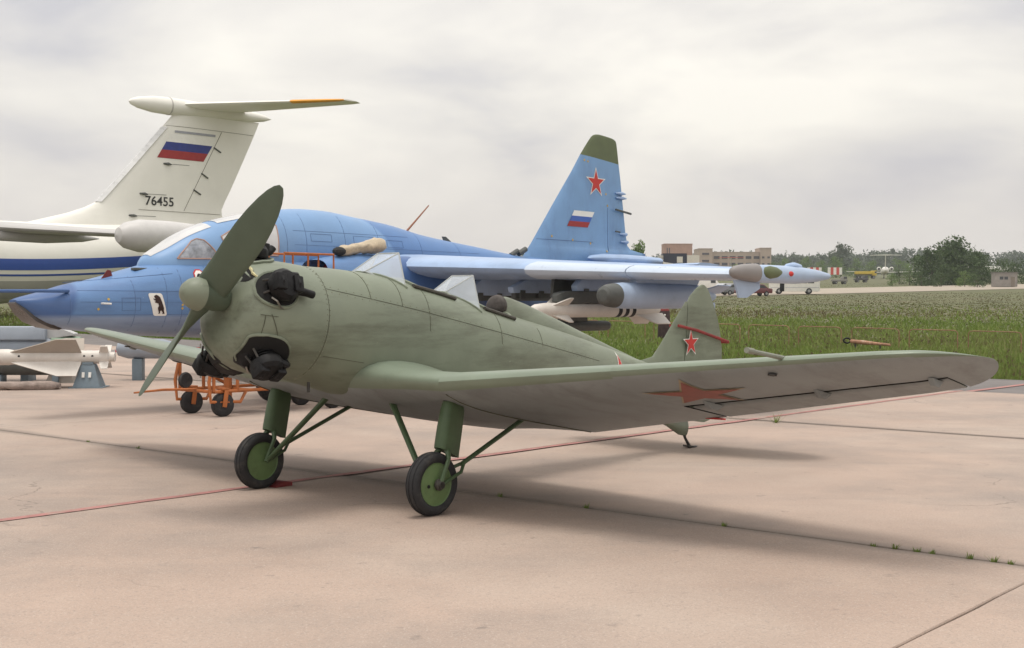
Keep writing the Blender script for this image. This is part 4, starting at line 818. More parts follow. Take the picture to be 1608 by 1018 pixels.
# ------------------------------------------------------------------ white four-engined transport, its tail and one wing in view
IX, IY, IYAW = -49.163, 51.187, R(42.856)
iwhite = mat('transport_white', (.80, .785, .73), .4, var=.04, scale=.5, bump=.02, bscale=2, stain=(.68, .655, .60), stain_amt=.35)
igrey = mat('transport_grey', (.47, .46, .45), .45, var=.06, scale=.6)
istripe = mat('stripe_blue', (.035, .085, .34), .4, var=.05)
iseam = mat('transport_seam', (.22, .2, .17), .7)
il = tag(empty('transport_aircraft', (IX, IY, 0), math.pi/2-IYAW), 'white heavy transport aircraft with high tail number 76455 behind the blue jet', 'airplane')
IFU = [(0, .2, 3.6, 3.0, 2), (2.5, 1.5, 4.9, 2.1, 2), (6, 2.25, 6.0, 1.7, 2), (10, 2.4, 6.25, 1.45, 2), (28, 2.4, 6.25, 1.45, 2), (33, 2.25, 6.28, 2.0, 2), (38, 1.75, 6.45, 3.3, 2), (42, 1.1, 6.6, 4.6, 2), (45, .5, 6.7, 5.7, 2), (46.2, .15, 6.6, 6.2, 2)]
mb = MB(); mb.rings([super_ring(float(x), *(interp(IFU, x, k) for k in (1, 2, 3, 4)), 48) for x in np.linspace(0, 46.2, 70)]); fu = mb.build('fuselage', iwhite, il, tf=J, smooth=50)
def ifp(x, z, of=.02): return (x, side_P(IFU, x, z)+of, z)
def band(za, zb, nm, m, x0=3., x1=43.5, of=.02):
    mb = MB(); rs = []
    for x in np.linspace(x0, x1, 70):
        up = 0 if x < 28 else .016*(x-28)**1.75*.55
        rs.append([ifp(float(x), z+up, of) for z in np.linspace(za, zb, 5)])
    mb.rings(rs, closed=False); return mb.build(nm, m, fu, tf=J, recalc=False)
band(3.36, 4.0, 'blue_stripe', istripe); band(3.02, 3.13, 'thin_blue_stripe', istripe)
band(1.75, 2.75, 'belly_paint', igrey, 3, 36)
# fin with dorsal fillet
IFN = [(6.1, 30.2, 44.6), (6.4, 31.3, 44.7), (6.9, 33.2, 44.3), (7.64, 35.02, 44.1), (8.5, 35.85, 44.55), (12.9, 39.86, 46.75), (13.65, 40.55, 47.1)]
def ifr(z):
    le, te = interp(IFN, z, 1), interp(IFN, z, 2); c = te-le; return [(le+u*c, zz*c, z) for u, zz in airfoil(10, .075, 0)]
mb = MB(); mb.rings([ifr(z) for z in (6.0, 6.25, 6.5, 6.9, 7.3, 7.64, 8.2, 9, 10, 11, 12, 12.9, 13.4, 13.7)]); fn_ = mb.build('fin', iwhite, il, tf=J, smooth=40)
def ifn(x, z, of=.02):
    le, te = interp(IFN, z, 1), interp(IFN, z, 2); c = te-le; u = min(.995, max(.001, (x-le)/c)); return (x, 5*.075*(.2969*math.sqrt(u)-.126*u-.3516*u*u+.2843*u**3-.1036*u**4)*c+of, z)
mb = MB(); mb.rings([[(le-.03, -.05, z), (le-.05, 0, z), (le-.03, .05, z), (le+.28, .235, z), (le+.28, -.235, z)] for z in np.linspace(7.7, 12.7, 8) for le in (interp(IFN, z, 1),)]); mb.build('leading_edge_strip', mat('bare_edge', (.62, .62, .62), .3, metal=.2), fn_, tf=J, smooth=0)
RH = lambda z: 41.15+(z-7.5)*(44.0-41.15)/(12.75-7.5)
MB().tube([ifn(RH(z), z, 0) for z in np.linspace(7.45, 12.75, 12)], .022, 4).build('rudder_hinge_line', iseam, fn_, tf=J)
MB().tube([ifn(x, 7.35, 0) for x in np.linspace(37.8, 44.0, 12)], .02, 4).build('panel_seam', iseam, fn_, tf=J)
MB().tube([ifn(x, 12.8, 0) for x in np.linspace(39.9, 46.6, 12)], .02, 4).build('panel_seam', iseam, fn_, tf=J)
for z, l in ((11.7, .5), (9.95, .45), (8.85, .5)):
    x = RH(z); mb = MB(); mb.tube([ifn(x-.05, z, .03), ifn(x+l, z-.28, .05)], .05, 6); mb.build('hinge_fitting', dgrey, fn_, tf=J)
for x, z in ((39.9, 10.35), (38.2, 8.35), (37.4, 6.95)):
    mb = MB(); mb.tube([ifn(x-.3, z, .0), ifn(x, z, .10), ifn(x+.25, z-.02, .02)], [.05, .09, .04], 7); mb.tube([ifn(x+.2, z, .0), ifn(x+1.6, z+.02, 0)], .018, 4); mb.build('fin_lamp', dgrey, fn_, tf=J)
flag((40.18, 12.30), 3.42, 1.60, .64, lambda a_, b_: ifn(a_, b_), fn_, (('flag_band', white), ('flag_band', fnavy), ('flag_band', fred)), J)
mb = MB(); mb.rings([[ifn(x, z, .022) for z in (12.38, 12.53)] for x in np.linspace(40.45, 43.5, 8)], closed=False); mb.build('grey_band', mat('band_grey', (.33, .34, .38), .5), fn_, tf=J, recalc=False)
text_patch('76455', lambda a_, b_: ifn(38.25+a_, 7.68+b_, .03), 'tail_number', mat('number_black', (.03, .03, .03), .6), fn_, .80, J, 1.06)
# tailplane bullet and tailplane
mb = MB(); mb.lathe([(37.35, .02), (37.5, .18), (38.0, .36), (39.0, .52), (40.3, .56), (42.5, .50), (44.5, .46), (46.3, .40), (47.5, .22), (48.1, .02)], (0, 0, 14.05), (1, 0, 0), 28); bu = mb.build('tail_bullet', iwhite, il, tf=J)
MB().lathe([(40.1, .563), (40.12, .575), (40.18, .575), (40.2, .563)], (0, 0, 14.05), (1, 0, 0), 28).build('bullet_joint', mat('joint_grey', (.5, .48, .45), .5), bu, tf=J)
tipor = mat('tip_orange', (.75, .33, .02), .5)
for s in (1, -1):
    mb = MB(); mb.rings([[(40.6+.80*P*.98+u*c, s*P, 14.22+.02*P+zz*c) for u, zz in airfoil(10, .09, 0)] for P in (.2, 2, 4, 6, 7.6, 8.3, 8.65) for c in ((4.9-.34*P) if P < 8 else (4.9-.34*P)*math.sqrt(max(.05, 1-((P-8)/.75)**2)),)]); tp = mb.build('tailplane', iwhite, il, tf=J, smooth=40)
    mb = MB(); mb.rings([[(40.55+.784*P+u*c, s*P, 14.22+.02*P+zz*c*1.25) for u, zz in airfoil(10, .09, 0) if u < .12] for P in (5.9, 6.8, 7.6, 8.3, 8.6) for c in ((4.9-.34*P) if P < 8 else (4.9-.34*P)*math.sqrt(max(.05, 1-((P-8)/.75)**2)),)]); mb.build('tip_strip', tipor, tp, tf=J)
# wings with tip pods
for s in (1, -1):
    mb = MB(); rs = []
    for P in (1.8, 6, 12, 18, 22, 24.6):
        k = (P-1.8)/22.8; rs.append([(13.5+10.3*k+u*c, s*P, 5.9-1.55*k+zz*c) for c in (7.4-4.7*k,) for u, zz in airfoil(12, .12-.02*k, 0)])
    mb.rings(rs); wg = mb.build('wing', igrey, il, tf=J, smooth=40)
    mb = MB(); mb.lathe([(22.1, .02), (22.2, .30), (22.5, .52), (23.1, .66), (24.5, .66), (26.2, .55), (27.5, .30), (28.0, .02)], (0, s*25.1, 4.28), (1, 0, 0), 28); mb.build('wingtip_pod', mat('pod_light_grey', (.55, .54, .53), .45, var=.05), wg, tf=J)
    for P in (9, 17.5):
        k = (P-1.8)/22.8; mb = MB(); x = 13.5+10.3*k; z = 5.9-1.55*k
        mb.lathe([(x-.6, .02), (x, .26), (x+2.4, .30), (x+4.2, .18), (x+5.0, .02)], (0, s*P, z-.33), (1, 0, 0), 16); mb.build('flap_track_fairing', igrey, wg, tf=J)
    for P in (6.2, 10.4):
        k = (P-1.8)/22.8; x = 10.8+10.3*k; z = 4.2-1.55*k; mb = MB(); mb.lathe([(x, .85), (x+.1, .95), (x+2, 1.05), (x+4.2, .85), (x+5, .5)], (0, s*P, z), (1, 0, 0), 24); mb.box((x+3.2, s*P, z+1.2), (3.4, .3, 1.1)); mb.build('engine', igrey, wg, tf=J)
for P in (1.9, -1.9):
    for X in (17.5, 21.0):
        mb = MB(); mb.lathe([(-.3, .3), (-.3, .6), (0, .66), (.3, .6), (.3, .3)], (X, P, .70), (0, 1, 0), 24); mb.tube([(X, P, .6), (X, P*.8, 2.2)], .2, 8); mb.build('gear_wheel', rubber, il, tf=J)
mb = MB(); mb.lathe([(-.3, .2), (-.3, .5), (0, .55), (.3, .5), (.3, .2)], (5.2, 0, .57), (0, 1, 0), 20); mb.tube([(5.2, 0, .5), (5.2, 0, 2.2)], .15, 8); mb.build('nose_wheel', rubber, il, tf=J)
# ------------------------------------------------------------------ orange boarding cart by the jet's nose
orange = mat('cart_orange', (.40, .125, .035), .55, var=.18, scale=8, stain=(.2, .09, .04), stain_amt=.7, bump=.1)
ct = empty('boarding_cart', (-3.72, 18.87, 0), math.atan2(1.5, 1.36)); tag(ct, 'orange tubular boarding ladder cart on rubber wheels beside the blue jet', 'cart')
def bars(name, segs, r=.025, par=ct, m=orange): 
    for pts in segs: MB().tube(pts, r, 8).build(name, m, par)
L0, L1, W0 = -1.15, 1.25, .42
bars('frame_rail', [[(L0, s*W0, z), (L1, s*W0, z)] for s in (1, -1) for z in (.36, .84)]); bars('frame_crossbar', [[(x, -W0, z), (x, W0, z)] for x in (L0, -.55, .2, L1) for z in (.36, .84)])
bars('frame_post', [[(x, s*W0, .36), (x, s*W0, .86)] for x in (L0, -.75, -.3, .2, .7, L1) for s in (1, -1)])
bars('frame_brace', [[(-.75, s*W0, .60), (-.25, s*W0, .36)] for s in (1, -1)] + [[(L0, s*W0, .84), (L0-.08, s*W0, .50), (L0-.05, s*W0, .22), (L0+.45, s*W0, .20), (L0+.55, s*W0, .36)] for s in (1, -1)])
MB().tube([(-.62, 0, .2), (-.62, 0, .75)], .06, 10).build('jack_post', orange, ct); MB().box((-.35, 0, .70), (.5, .5, .16)).build('tool_box', orange, ct, bevel=.02); MB().box((.45, .05, .56), (.55, .5, .34)).build('pump_unit', dgrey, ct, bevel=.03); MB().tube([(.2, -.1, .7), (.0, -.3, .62), (-.3, -.34, .5), (-.55, -.2, .55)], .018, 7).build('hose', rubber, ct); MB().lathe([(-.3, .09), (.3, .09)], (.1, -.2, .48), (1, 0, 0), 14).build('air_bottle', dgrey, ct)
for x in (-.98, 1.02):
    for s in (1, -1):
        wl = empty('castor', (0, 0, 0)); wl.parent = ct
        mb = MB(); mb.lathe([(-.055, .07), (-.065, .13), (-.045, .165), (0, .172), (.045, .165), (.065, .13), (.055, .07)], (x, s*.385, .172), (0, 1, 0), 28); mb.build('tyre', rubber, wl, smooth=50)
        mb = MB(); mb.lathe([(-.058, .02), (-.05, .08), (.05, .08), (.058, .02)], (x, s*.385, .172), (0, 1, 0), 20); mb.build('rim', darkst, wl)
        mb = MB(); mb.box((x, s*.385-.078, .27), (.07, .014, .26), ry=.15); mb.box((x, s*.385+.078, .27), (.07, .014, .26), ry=.15); mb.box((x, s*.385, .395), (.11, .17, .03)); mb.build('castor_fork', orange, wl, bevel=.004)
MB().tube([(L0, 0, .38), (L0-.55, 0, .40), (L0-1.0, 0, .38)], [.02, .018, .012], 6).build('tow_handle', orange, ct)
wl = MB(); wl.lathe([(-.03, .05), (-.035, .10), (0, .118), (.035, .10), (.03, .05)], (L0-.02, .25, .5), (0, 1, 0), 20); wl.build('spare_wheel', rubber, ct)
for s in (-.18, .14): MB().tube([(-.85, s, .6), (.35, s, 2.05), (1.0, s, 2.10)], .022, 8).build('ladder_rail', orange, ct)
for k in range(7): t = (k+.5)/7; MB().tube([(-.85+1.2*t, -.18, .6+1.45*t), (-.85+1.2*t, .14, .6+1.45*t)], .014, 6).build('ladder_rung', orange, ct)
MB().box((.75, -.02, 2.08), (.85, .4, .03)).build('platform', orange, ct, bevel=.006)
bars('platform_leg', [[(x, s, .6), (x, s, 2.07)] for x in (.38, 1.15) for s in (-.2, .17)], .02)
bars('guard_rail', [[(.25, s, 2.06), (.25, s, 2.36), (1.2, s, 2.36), (1.2, s, 2.06)] for s in (-.2, .17)], .018); bars('guard_rail', [[(.7, s, 2.08), (.7, s, 2.36)] for s in (-.2, .17)], .016)
for x in (-.95, .0): MB().tube([(x+.04*math.cos(t), -W0-.02, .27+.07*math.sin(t)) for t in (2*math.pi*k/12 for k in range(13))], .006, 5).build('tie_ring', darkst, ct)
# ------------------------------------------------------------------ ordnance laid out at the left
gpod = mat('pod_grey_blue', (.32, .36, .42), .5, var=.08, scale=2, stain=(.25, .28, .32), stain_amt=.4)
stand_m = mat('stand_blue_grey', (.17, .22, .26), .5, var=.12, scale=4, stain=(.12, .14, .15), stain_amt=.5)
MD = Vector((1, .10, 0)).normalized(); MR = math.atan2(MD.y, MD.x)
mt = empty('display_missile', (-10.2, 23.55, .585), MR); tag(mt, 'white finned missile displayed on a blue grey stand left of the jet', 'missile')
mb = MB(); mb.lathe([(-1.6, .02), (-1.3, .10), (-.8, .15), (.8, .15), (.95, .125), (2.0, .118), (2.05, .125), (2.62, .125), (2.66, .09), (2.74, .09), (2.75, .01)], (0, 0, 0), (1, 0, 0), 28); mbd = mb.build('missile_body', mwhite, mt)
mb = MB().box((1.45, -.01, .125), (1.1, .05, .03)); mb.build('cable_duct', mat('duct_tan', (.45, .38, .32), .6), mbd)
def dfin(x0, x1, x2, x3, r0, r1, a, m, nm):
    d = Vector((0, -math.cos(a), math.sin(a))); n_ = Vector((0, math.sin(a), math.cos(a)))*.008; q = [Vector((x0, 0, 0))+d*r0, Vector((x1, 0, 0))+d*r1, Vector((x2, 0, 0))+d*r1, Vector((x3, 0, 0))+d*r0]
    mb = MB(); mb.prism([p-n_ for p in q], n_*2); mb.build(nm, m, mt, smooth=0)
tanw = mat('wing_tan', (.40, .35, .30), .6, var=.08)
for a in (45, 135, 225, 315): dfin(.75, 1.75, 2.1, 2.15, .10, .48, R(a), tanw if a < 180 else mwhite, 'missile_wing')
for a in (45, 135, 225, 315): dfin(2.45, 2.52, 2.64, 2.64, .08, .30, R(a), mwhite, 'control_fin')
for x in (.45, 1.02, 2.2, 2.35): MB().lathe([(0, .022), (.006, .022)], (x, -.138 if x < .9 else -.118, .02), (0, -1, 0), 10).build('access_port', blackh, mbd)
def stand(x, y, z, m, label, w=.5):
    st = empty('display_stand', (x, y, 0), MR); tag(st, label, 'stand')
    mb = MB(); mb.rings([[(-w/2, -.26, .03), (w/2, -.26, .03), (w/2, .26, .03), (-w/2, .26, .03)], [(-w*.24, -.12, z), (w*.24, -.12, z), (w*.24, .12, z), (-w*.24, .12, z)]]); mb.build('stand_body', m, st, bevel=.008, smooth=0)
    MB().box((0, 0, .016), (w*1.25, .62, .03)).build('base_plate', m, st, bevel=.004, smooth=0)
    mb = MB(); mb.box((0, 0, z+.015), (w*.4, .26, .05)); mb.build('cradle', m, st, bevel=.006)
    for q in (-.06, .06): MB().box((q, -.215, .26), (.05, .012, .10), rx=-.25).build('grip_slot', white, st)
stand(-7.95, 23.78, .45, stand_m, 'blue grey steel stand under the tail of the white missile')
stand(-8.95, 25.2, .42, mat('stand_tan', (.30, .27, .24), .7, var=.1), 'tan grey stand under the dark cylinder behind the white missile', .55)
gp = empty('equipment_pod', (-10.6, 25.6, .86), .06); tag(gp, 'large grey blue box shaped equipment pod marked 93 behind the white missile', 'pod')
mb = MB(); mb.rings([[(x, y*w_, z*w_) for y, z in ((-.3, .26), (.3, .26), (.34, .0), (.3, -.02), (-.3, -.02), (-.34, .0))] for x, w_ in ((-2, .9), (-1.9, 1), (1.15, 1), (1.22, .9))]); mb.build('upper_box', gpod, gp, bevel=.03, smooth=30)
mb = MB(); mb.lathe([(-2, .18), (-1.9, .27), (1.1, .27), (1.3, .22), (1.34, .02)], (0, -.02, -.17), (1, 0, 0), 24); lw = mb.build('lower_tube', gpod, gp)
mb = MB(); mb.lathe([(1.30, .20), (1.5, .19), (1.85, .15), (1.9, .02)], (0, -.02, -.10), (1, 0, 0), 20); mb.build('green_cap', mat('cap_green', (.22, .30, .22), .5), gp)
mb = MB(); mb.rings([[(x, y, z) for y, z in ((-.16, za), (.16, za), (.16, zb), (-.16, zb))] for x, za, zb in ((1.15, .26, .0), (1.5, .22, .05), (1.75, .12, .08))]); mb.build('tail_wedge', mat('wedge_pale', (.5, .5, .5), .5), gp, bevel=.01, smooth=0)
text_patch('93', lambda a_, b_: (-.32+a_, -.305, -.20+b_), 'stencil_number', mat('stencil', (.13, .14, .16), .7), lw, .2)
for x in (-.9, .8):
    mb = MB(); mb.box((x, -.02, -.62), (.16, .5, .48)); mb.build('trestle', stand_m, gp, bevel=.01)
MB().tube([(-.45+.06*math.cos(t), 0, .30+.06*math.sin(t)) for t in (2*math.pi*k/14 for k in range(15))], .012, 6).build('lifting_eye', steel, gp)
dc = empty('dark_canister', (-9.9, 25.0, .36), .05); tag(dc, 'dark grey cylinder with red end plate lying low behind the white missile', 'canister')
mb = MB(); mb.lathe([(-.45, .15), (-.40, .19), (1.2, .19), (1.25, .02)], (0, 0, 0), (1, 0, 0), 24); mb.build('canister_body', dgrey, dc); MB().lathe([(-.47, .02), (-.465, .14), (-.44, .15), (-.43, .02)], (0, 0, 0), (1, 0, 0), 20).build('red_end_plate', mat('end_red', (.28, .035, .03), .6), dc)
for x in (-.2, .9): MB().box((x, 0, -.27), (.12, .34, .18)).build('rest_block', stand_m, dc, bevel=.01)
lm = mat('log_wood', (.30, .24, .21), .9, var=.3, scale=9, bump=.8, bscale=16, stain=(.16, .12, .10), stain_amt=.8)
lg_ = MB(); rs = []
for k in range(18):
    t = k/17; r = .085*(1+.15*math.sin(9*t)) * (.6 if k in (0, 17) else 1); c = (-10.6+2.3*t, 22.75+.45*t+.03*math.sin(7*t), .09+.015*math.sin(5*t))
    rs.append([(c[0], c[1]+(r*1.2+random.gauss(0, .01))*math.cos(a), max(.004, c[2]+(r+random.gauss(0, .01))*math.sin(a))) for a in (2*math.pi*j/12 for j in range(12))])
lg_.rings(rs); o = lg_.build('rolled_tarpaulin', lm, None, smooth=70); tag(o, 'grey brown rolled tarpaulin on the concrete in front of the white missile', 'tarpaulin')
pd2 = empty('small_pod', (-7.75, 25.9, .66), .08); tag(pd2, 'small grey pod with black eye behind the white missile tail fins', 'pod')
mb = MB(); mb.lathe([(-.35, .02), (-.3, .14), (-.1, .2), (.6, .2), (.9, .12), (.95, .02)], (0, 0, 0), (1, 0, 0), 20); mb.build('pod_shell', gpod, pd2); MB().lathe([(0, .05), (.01, .05)], (.55, -.20, .02), (0, -1, 0), 14).build('black_eye', blackh, pd2)
MB().box((.1, 0, -.43), (.2, .3, .46)).build('pod_trestle', stand_m, pd2, bevel=.01)
# warning tape between two posts
tp_ = empty('barrier_tape', (-7.0, 26.6, 0), 0); tag(tp_, 'red and white striped barrier tape stretched behind the displayed missiles', 'barrier tape')
tw = mat('tape_white', (.72, .68, .66), .5); trd = mat('tape_red', (.62, .12, .14), .5)
a0, a1 = Vector((-5.0, -.9, .60)), Vector((.45, 0, .62))
for k in range(48):
    t0, t1 = k/48, (k+1)/48; f = lambda t: a0.lerp(a1, t)-Vector((0, 0, .12*4*t*(1-t)*.4))
    p, q = f(t0), f(t1); MB().prism([p, q, q+Vector((0, 0, .055)), p+Vector((0, 0, .055))], (0, .003, 0)).build('tape_strip', trd if k % 2 else tw, tp_, smooth=0)
for q in (a0, a1): MB().tube([(q.x, q.y, 0), (q.x, q.y, .75)], .018, 8).build('tape_post', steel, tp_)
# ------------------------------------------------------------------ field: grass, hoop rails, odds and ends
def grass_mat(name, cols):
    m = bpy.data.materials.new(name); m.use_nodes = True; t = m.node_tree; b = t.nodes['Principled BSDF']; A = t.nodes.new; L = t.links.new
    a = A('ShaderNodeAttribute'); a.attribute_name = 'tint'; r = A('ShaderNodeValToRGB'); el = r.color_ramp.elements
    el[0].color = (*cols[0], 1); el[1].color = (*cols[-1], 1)
    for i, c in enumerate(cols[1:-1]): e_ = el.new((i+1)/(len(cols)-1)); e_.color = (*c, 1)
    L(a.outputs['Fac'], r.inputs[0]); L(r.outputs[0], b.inputs['Base Color']); b.inputs['Roughness'].default_value = .7; b.inputs['Specular IOR Level'].default_value = .2
    tr = A('ShaderNodeBsdfTranslucent'); L(r.outputs[0], tr.inputs['Color']); mx = A('ShaderNodeMixShader'); mx.inputs[0].default_value = .3
    L(b.outputs[0], mx.inputs[1]); L(tr.outputs[0], mx.inputs[2]); L(mx.outputs[0], t.nodes['Material Output'].inputs[0]); return m
gf = grass_mat('far_grass_blades', [(.10, .13, .038), (.12, .125, .045), (.12, .105, .048), (.10, .084, .042)])
gm = grass_mat('grass_blades', [(.13, .19, .042), (.185, .25, .06), (.205, .24, .075), (.175, .155, .072), (.12, .092, .055)])
def tri_mesh(name, v, tint, m, kind=None):
    """v: (n,3,3) triangles, tint: (n,)"""
    n = len(v); me = bpy.data.meshes.new(name); me.vertices.add(n*3); me.vertices.foreach_set('co', v.reshape(-1).astype(np.float32))
    me.loops.add(n*3); me.loops.foreach_set('vertex_index', np.arange(n*3, dtype=np.int32)); me.polygons.add(n); me.polygons.foreach_set('loop_start', np.arange(0, n*3, 3, dtype=np.int32))
    at_ = me.attributes.new('tint', 'FLOAT', 'FACE'); at_.data.foreach_set('value', tint.astype(np.float32)); me.update(); me.validate()
    me.materials.append(m); o = bpy.data.objects.new(name, me); COL.objects.link(o)
    if kind: o['kind'] = kind
    return o
terr_v = np.vectorize(terr)
def vnoise(x, y, s, seed):
    r = np.random.default_rng(seed); k = r.normal(size=(10, 2))/s; p = r.uniform(0, 6.28, 10)
    return sum(np.sin(x*a+y*b+c) for (a, b), c in zip(k, p))/10**.5/1.4
def grass(n, y0, y1, hmin, hmax, wid):
    y = 1/(rng.uniform(1/y1, 1/y0, n)); x = y*rng.uniform(-.47, .47, n)
    nn = x*ND.x+y*ND.y; keep = (nn > EDGE+4.35)
    py_ = 509-FPX*((terr_v(y)-CH)/y+PITCH); px_ = 804+FPX*x/y; top_ = 461-(px_-760)*(461-443)/1040; keep &= ~((py_ > top_-1.5) & (py_ < top_+9.3))
    fade = np.clip((y-58)/45+.25*vnoise(x, y, 7, 11), 0, 1); keep &= (rng.random(n) > fade) if y0 < 40 else (rng.random(n) < fade)
    x, y = x[keep], y[keep]; n = len(x)
    z = terr_v(y)-.09; den = vnoise(x, y, 3.0, 3)*.5+vnoise(x, y, .9, 4)*.35
    h = np.where(rng.random(n) < .03, 1.7, 1.0)*(hmin+(hmax-hmin)*rng.random(n)**1.5)*(1+.5*np.clip(den, -1, 1)); a = rng.uniform(0, 6.28, n); w_ = wid*(.6+.8*rng.random(n))*(y/y0)**.55
    lean = rng.normal(0, .35, (n, 2))
    b = np.stack([x, y, z], 1); dx = np.stack([np.cos(a)*w_, np.sin(a)*w_, 0*a], 1); tip = b+np.stack([lean[:, 0]*h, lean[:, 1]*h, h], 1)
    dry = np.clip(.32+.30*vnoise(x, y, 9, 5)+.16*rng.normal(size=n)+.28*np.clip((y-58)/40, 0, 1)-.10*np.exp(-((y-44)/9)**2)-.28*np.clip((y-175)/60, 0, 1), 0, 1)
    return np.stack([b-dx, b+dx, tip], 1), dry
gv, gt = zip(grass(150000, 27, 105, .06, .24, .03), grass(90000, 52, 330, .02, .08, .05))
tri_mesh('grass', gv[0], gt[0], gm, 'stuff'); tri_mesh('far_grass', gv[1], gt[1], gf, 'stuff')
# taller dry weeds by the strip edge and scattered through the field
n = 4200; y = 1/rng.uniform(1/75, 1/27, n); x = y*rng.uniform(-.46, .46, n); nn = x*ND.x+y*ND.y; k = (nn > EDGE+4.5) & (vnoise(x, y, 5, 9) > .15); x, y = x[k], y[k]; n = len(x)
T = []; C_ = []
for i in range(n):
    hh = random.uniform(.15, .42); zb = terr(y[i])-.09; lx, ly = random.gauss(0, .12), random.gauss(0, .12)
    for j in range(5):
        z0 = hh*random.uniform(.3, 1); px_, py_ = x[i]+lx*z0, y[i]+ly*z0; a = random.uniform(0, 6.28); r = random.uniform(.03, .08)
        T.append([(px_, py_, zb+z0-.05), (px_+r*math.cos(a), py_+r*math.sin(a), zb+z0), (px_, py_, zb+z0+.05)]); C_.append(random.uniform(.15, 1))
    T.append([(x[i]-.006, y[i], zb), (x[i]+.006, y[i], zb), (x[i]+lx*hh, y[i]+ly*hh, zb+hh)]); C_.append(.8)
tri_mesh('field_weeds', np.array(T), np.array(C_), gm, 'stuff')
# weeds rooted in the slab joints: each tuft is its own plant
def weed(p, size, seed, label):
    r = random.Random(seed); T = []; c = []
    for j in range(26):
        a = r.uniform(0, 6.28); h = size*r.uniform(.4, 1); l = r.uniform(.4, 1.6)*h; b = r.uniform(0, .02); w_ = .004+.004*r.random()
        P0 = (b*math.cos(a), b*math.sin(a), -.012); T.append([(P0[0]-w_*math.sin(a), P0[1]+w_*math.cos(a), P0[2]), (P0[0]+w_*math.sin(a), P0[1]-w_*math.cos(a), P0[2]), (l*math.cos(a), l*math.sin(a), h)]); c.append(r.uniform(0, .6))
    o = tri_mesh('weed_tuft', np.array(T), np.array(c), gm); o.location = p; tag(o, label, 'weed', 'weeds in the concrete joints')
p = gnd(1218, 664); weed((p.x, p.y, 0), .16, 1, 'lone green weed tuft sprouting from the thin joint beyond the wing')
for i, (u, sz) in enumerate([(-13.2, .05), (-12.2, .06), (-6.9, .06), (-6.0, .07), (-4.75, .06), (-3.6, .055), (-3.45, .075), (-3.3, .06), (-3.2, .05), (-2.95, .07), (-2.8, .08), (-2.7, .05)]):
    p = UD*u+ND*8.02; weed((p.x, p.y, 0), sz*.62, 10+i, 'low green weed tuft growing along the dark concrete joint')
# orange hoop rails
rust = mat('hoop_rust', (.27, .15, .09), .7, var=.25, scale=12)
def hoop_pt(px): k = (px-804)/FPX; y = 52.2/(1+.845*k); return Vector((k*y, y, terr(y)-.09))
HP = [(885, 941), (955, 1013), (1027, 1090), (1103, 1162), (1176, 1239), (1254, 1321), (1338, 1412), (1428, 1504), (1521, 1604), (1622, 1712)]
for i, (a_, b_) in enumerate(HP):
    A_, B_ = hoop_pt(a_), hoop_pt(b_); d = (B_-A_); ln_ = d.length; z = Vector((0, 0, .68)); d = d/ln_
    o = MB().tube([A_, A_+z*.88, A_+z*.97+d*.05, A_+z+d*.14, B_+z-d*.14, B_+z*.97-d*.05, B_+z*.88, B_], .016, 7).build('hoop_rail', rust, None, smooth=60); tag(o, 'low rusty orange hoop rail standing in the grass along the apron', 'railing', 'hoop rails in the grass')
# dark bollard with red cap
p = hoop_pt(1049)+Vector((0, 1.2, 0)); bo_ = empty('bollard', p); tag(bo_, 'stout dark brown bollard with a red cap in the grass', 'bollard')
MB().lathe([(0, .24), (.06, .25), (.5, .235), (1.05, .22), (1.12, .20)], (0, 0, 0), (0, 0, 1), 18).build('bollard_post', mat('bollard_dark', (.05, .03, .03), .7, var=.3, scale=6), bo_); MB().lathe([(1.10, .21), (1.17, .19), (1.21, .12), (1.22, .01)], (0, 0, 0), (0, 0, 1), 18).build('bollard_cap', mat('cap_red', (.18, .03, .03), .7), bo_)
MB().sphere((.0, -.24, .95), .035, 8, 6).build('reflector', white, bo_)
# tow bar lying at the edge of the grass
tb = empty('tow_bar', (0, 0, 0)); tag(tb, 'worn orange and white tow bar with ring eye lying on the grass', 'tow bar')
a_ = at(1336, 536, 41.0); b_ = at(1398, 542, 40.0)
MB().tube([a_, a_.lerp(b_, .35), a_.lerp(b_, .6), b_], [.06, .07, .05, .04], 10).build('bar', mat('bar_orange', (.36, .19, .12), .7, var=.3, scale=6, stain=(.6, .5, .42), stain_amt=.9), tb)
e0 = a_+Vector((-.12, 0, .02)); MB().tube([e0+Vector((.11*math.cos(t), 0, .08*math.sin(t))) for t in (2*math.pi*k/14 for k in range(15))], .028, 7).build('ring_eye', black, tb)
for t in (.12, .75): q = a_.lerp(b_, t); MB().tube([(q.x, q.y, terr(q.y)-.1), (q.x, q.y, q.z)], .03, 6).build('bar_leg', darkst, tb)
# ------------------------------------------------------------------ bus and cars on the far road
vglass = mat('vehicle_glass', (.03, .035, .04), .1, spec=.8)
def wheel_part(par, x, y, r, wd):
    mb = MB(); mb.lathe([(-wd/2, .02), (-wd/2, r*.9), (-wd*.3, r), (wd*.3, r), (wd/2, r*.9), (wd/2, .02)], (x, y, r), (0, 1, 0), 16); wl = mb.build('wheel', rubber, par)
    MB().lathe([(-wd/2-.01, .02), (-wd/2-.01, r*.5), (wd/2+.01, r*.5), (wd/2+.01, .02)], (x, y, r), (0, 1, 0), 12).build('wheel_rim', mat('rim_grey', (.3, .3, .3), .5) if 'rim_grey' not in bpy.data.materials else bpy.data.materials['rim_grey'], wl)
bw = mat('bus_white', (.68, .67, .62), .45, var=.05, stain=(.5, .47, .42), stain_amt=.4)
pb_ = gnd(1247, 461.5); bus = empty('coach_bus', (pb_.x, pb_.y, terr(pb_.y)-.045), R(-9)); tag(bus, 'white single deck bus with open door standing on the far road', 'bus')
BL, BW, BH = 7.0, 2.4, 2.75; sc = 77/FPX*pb_.y/BL
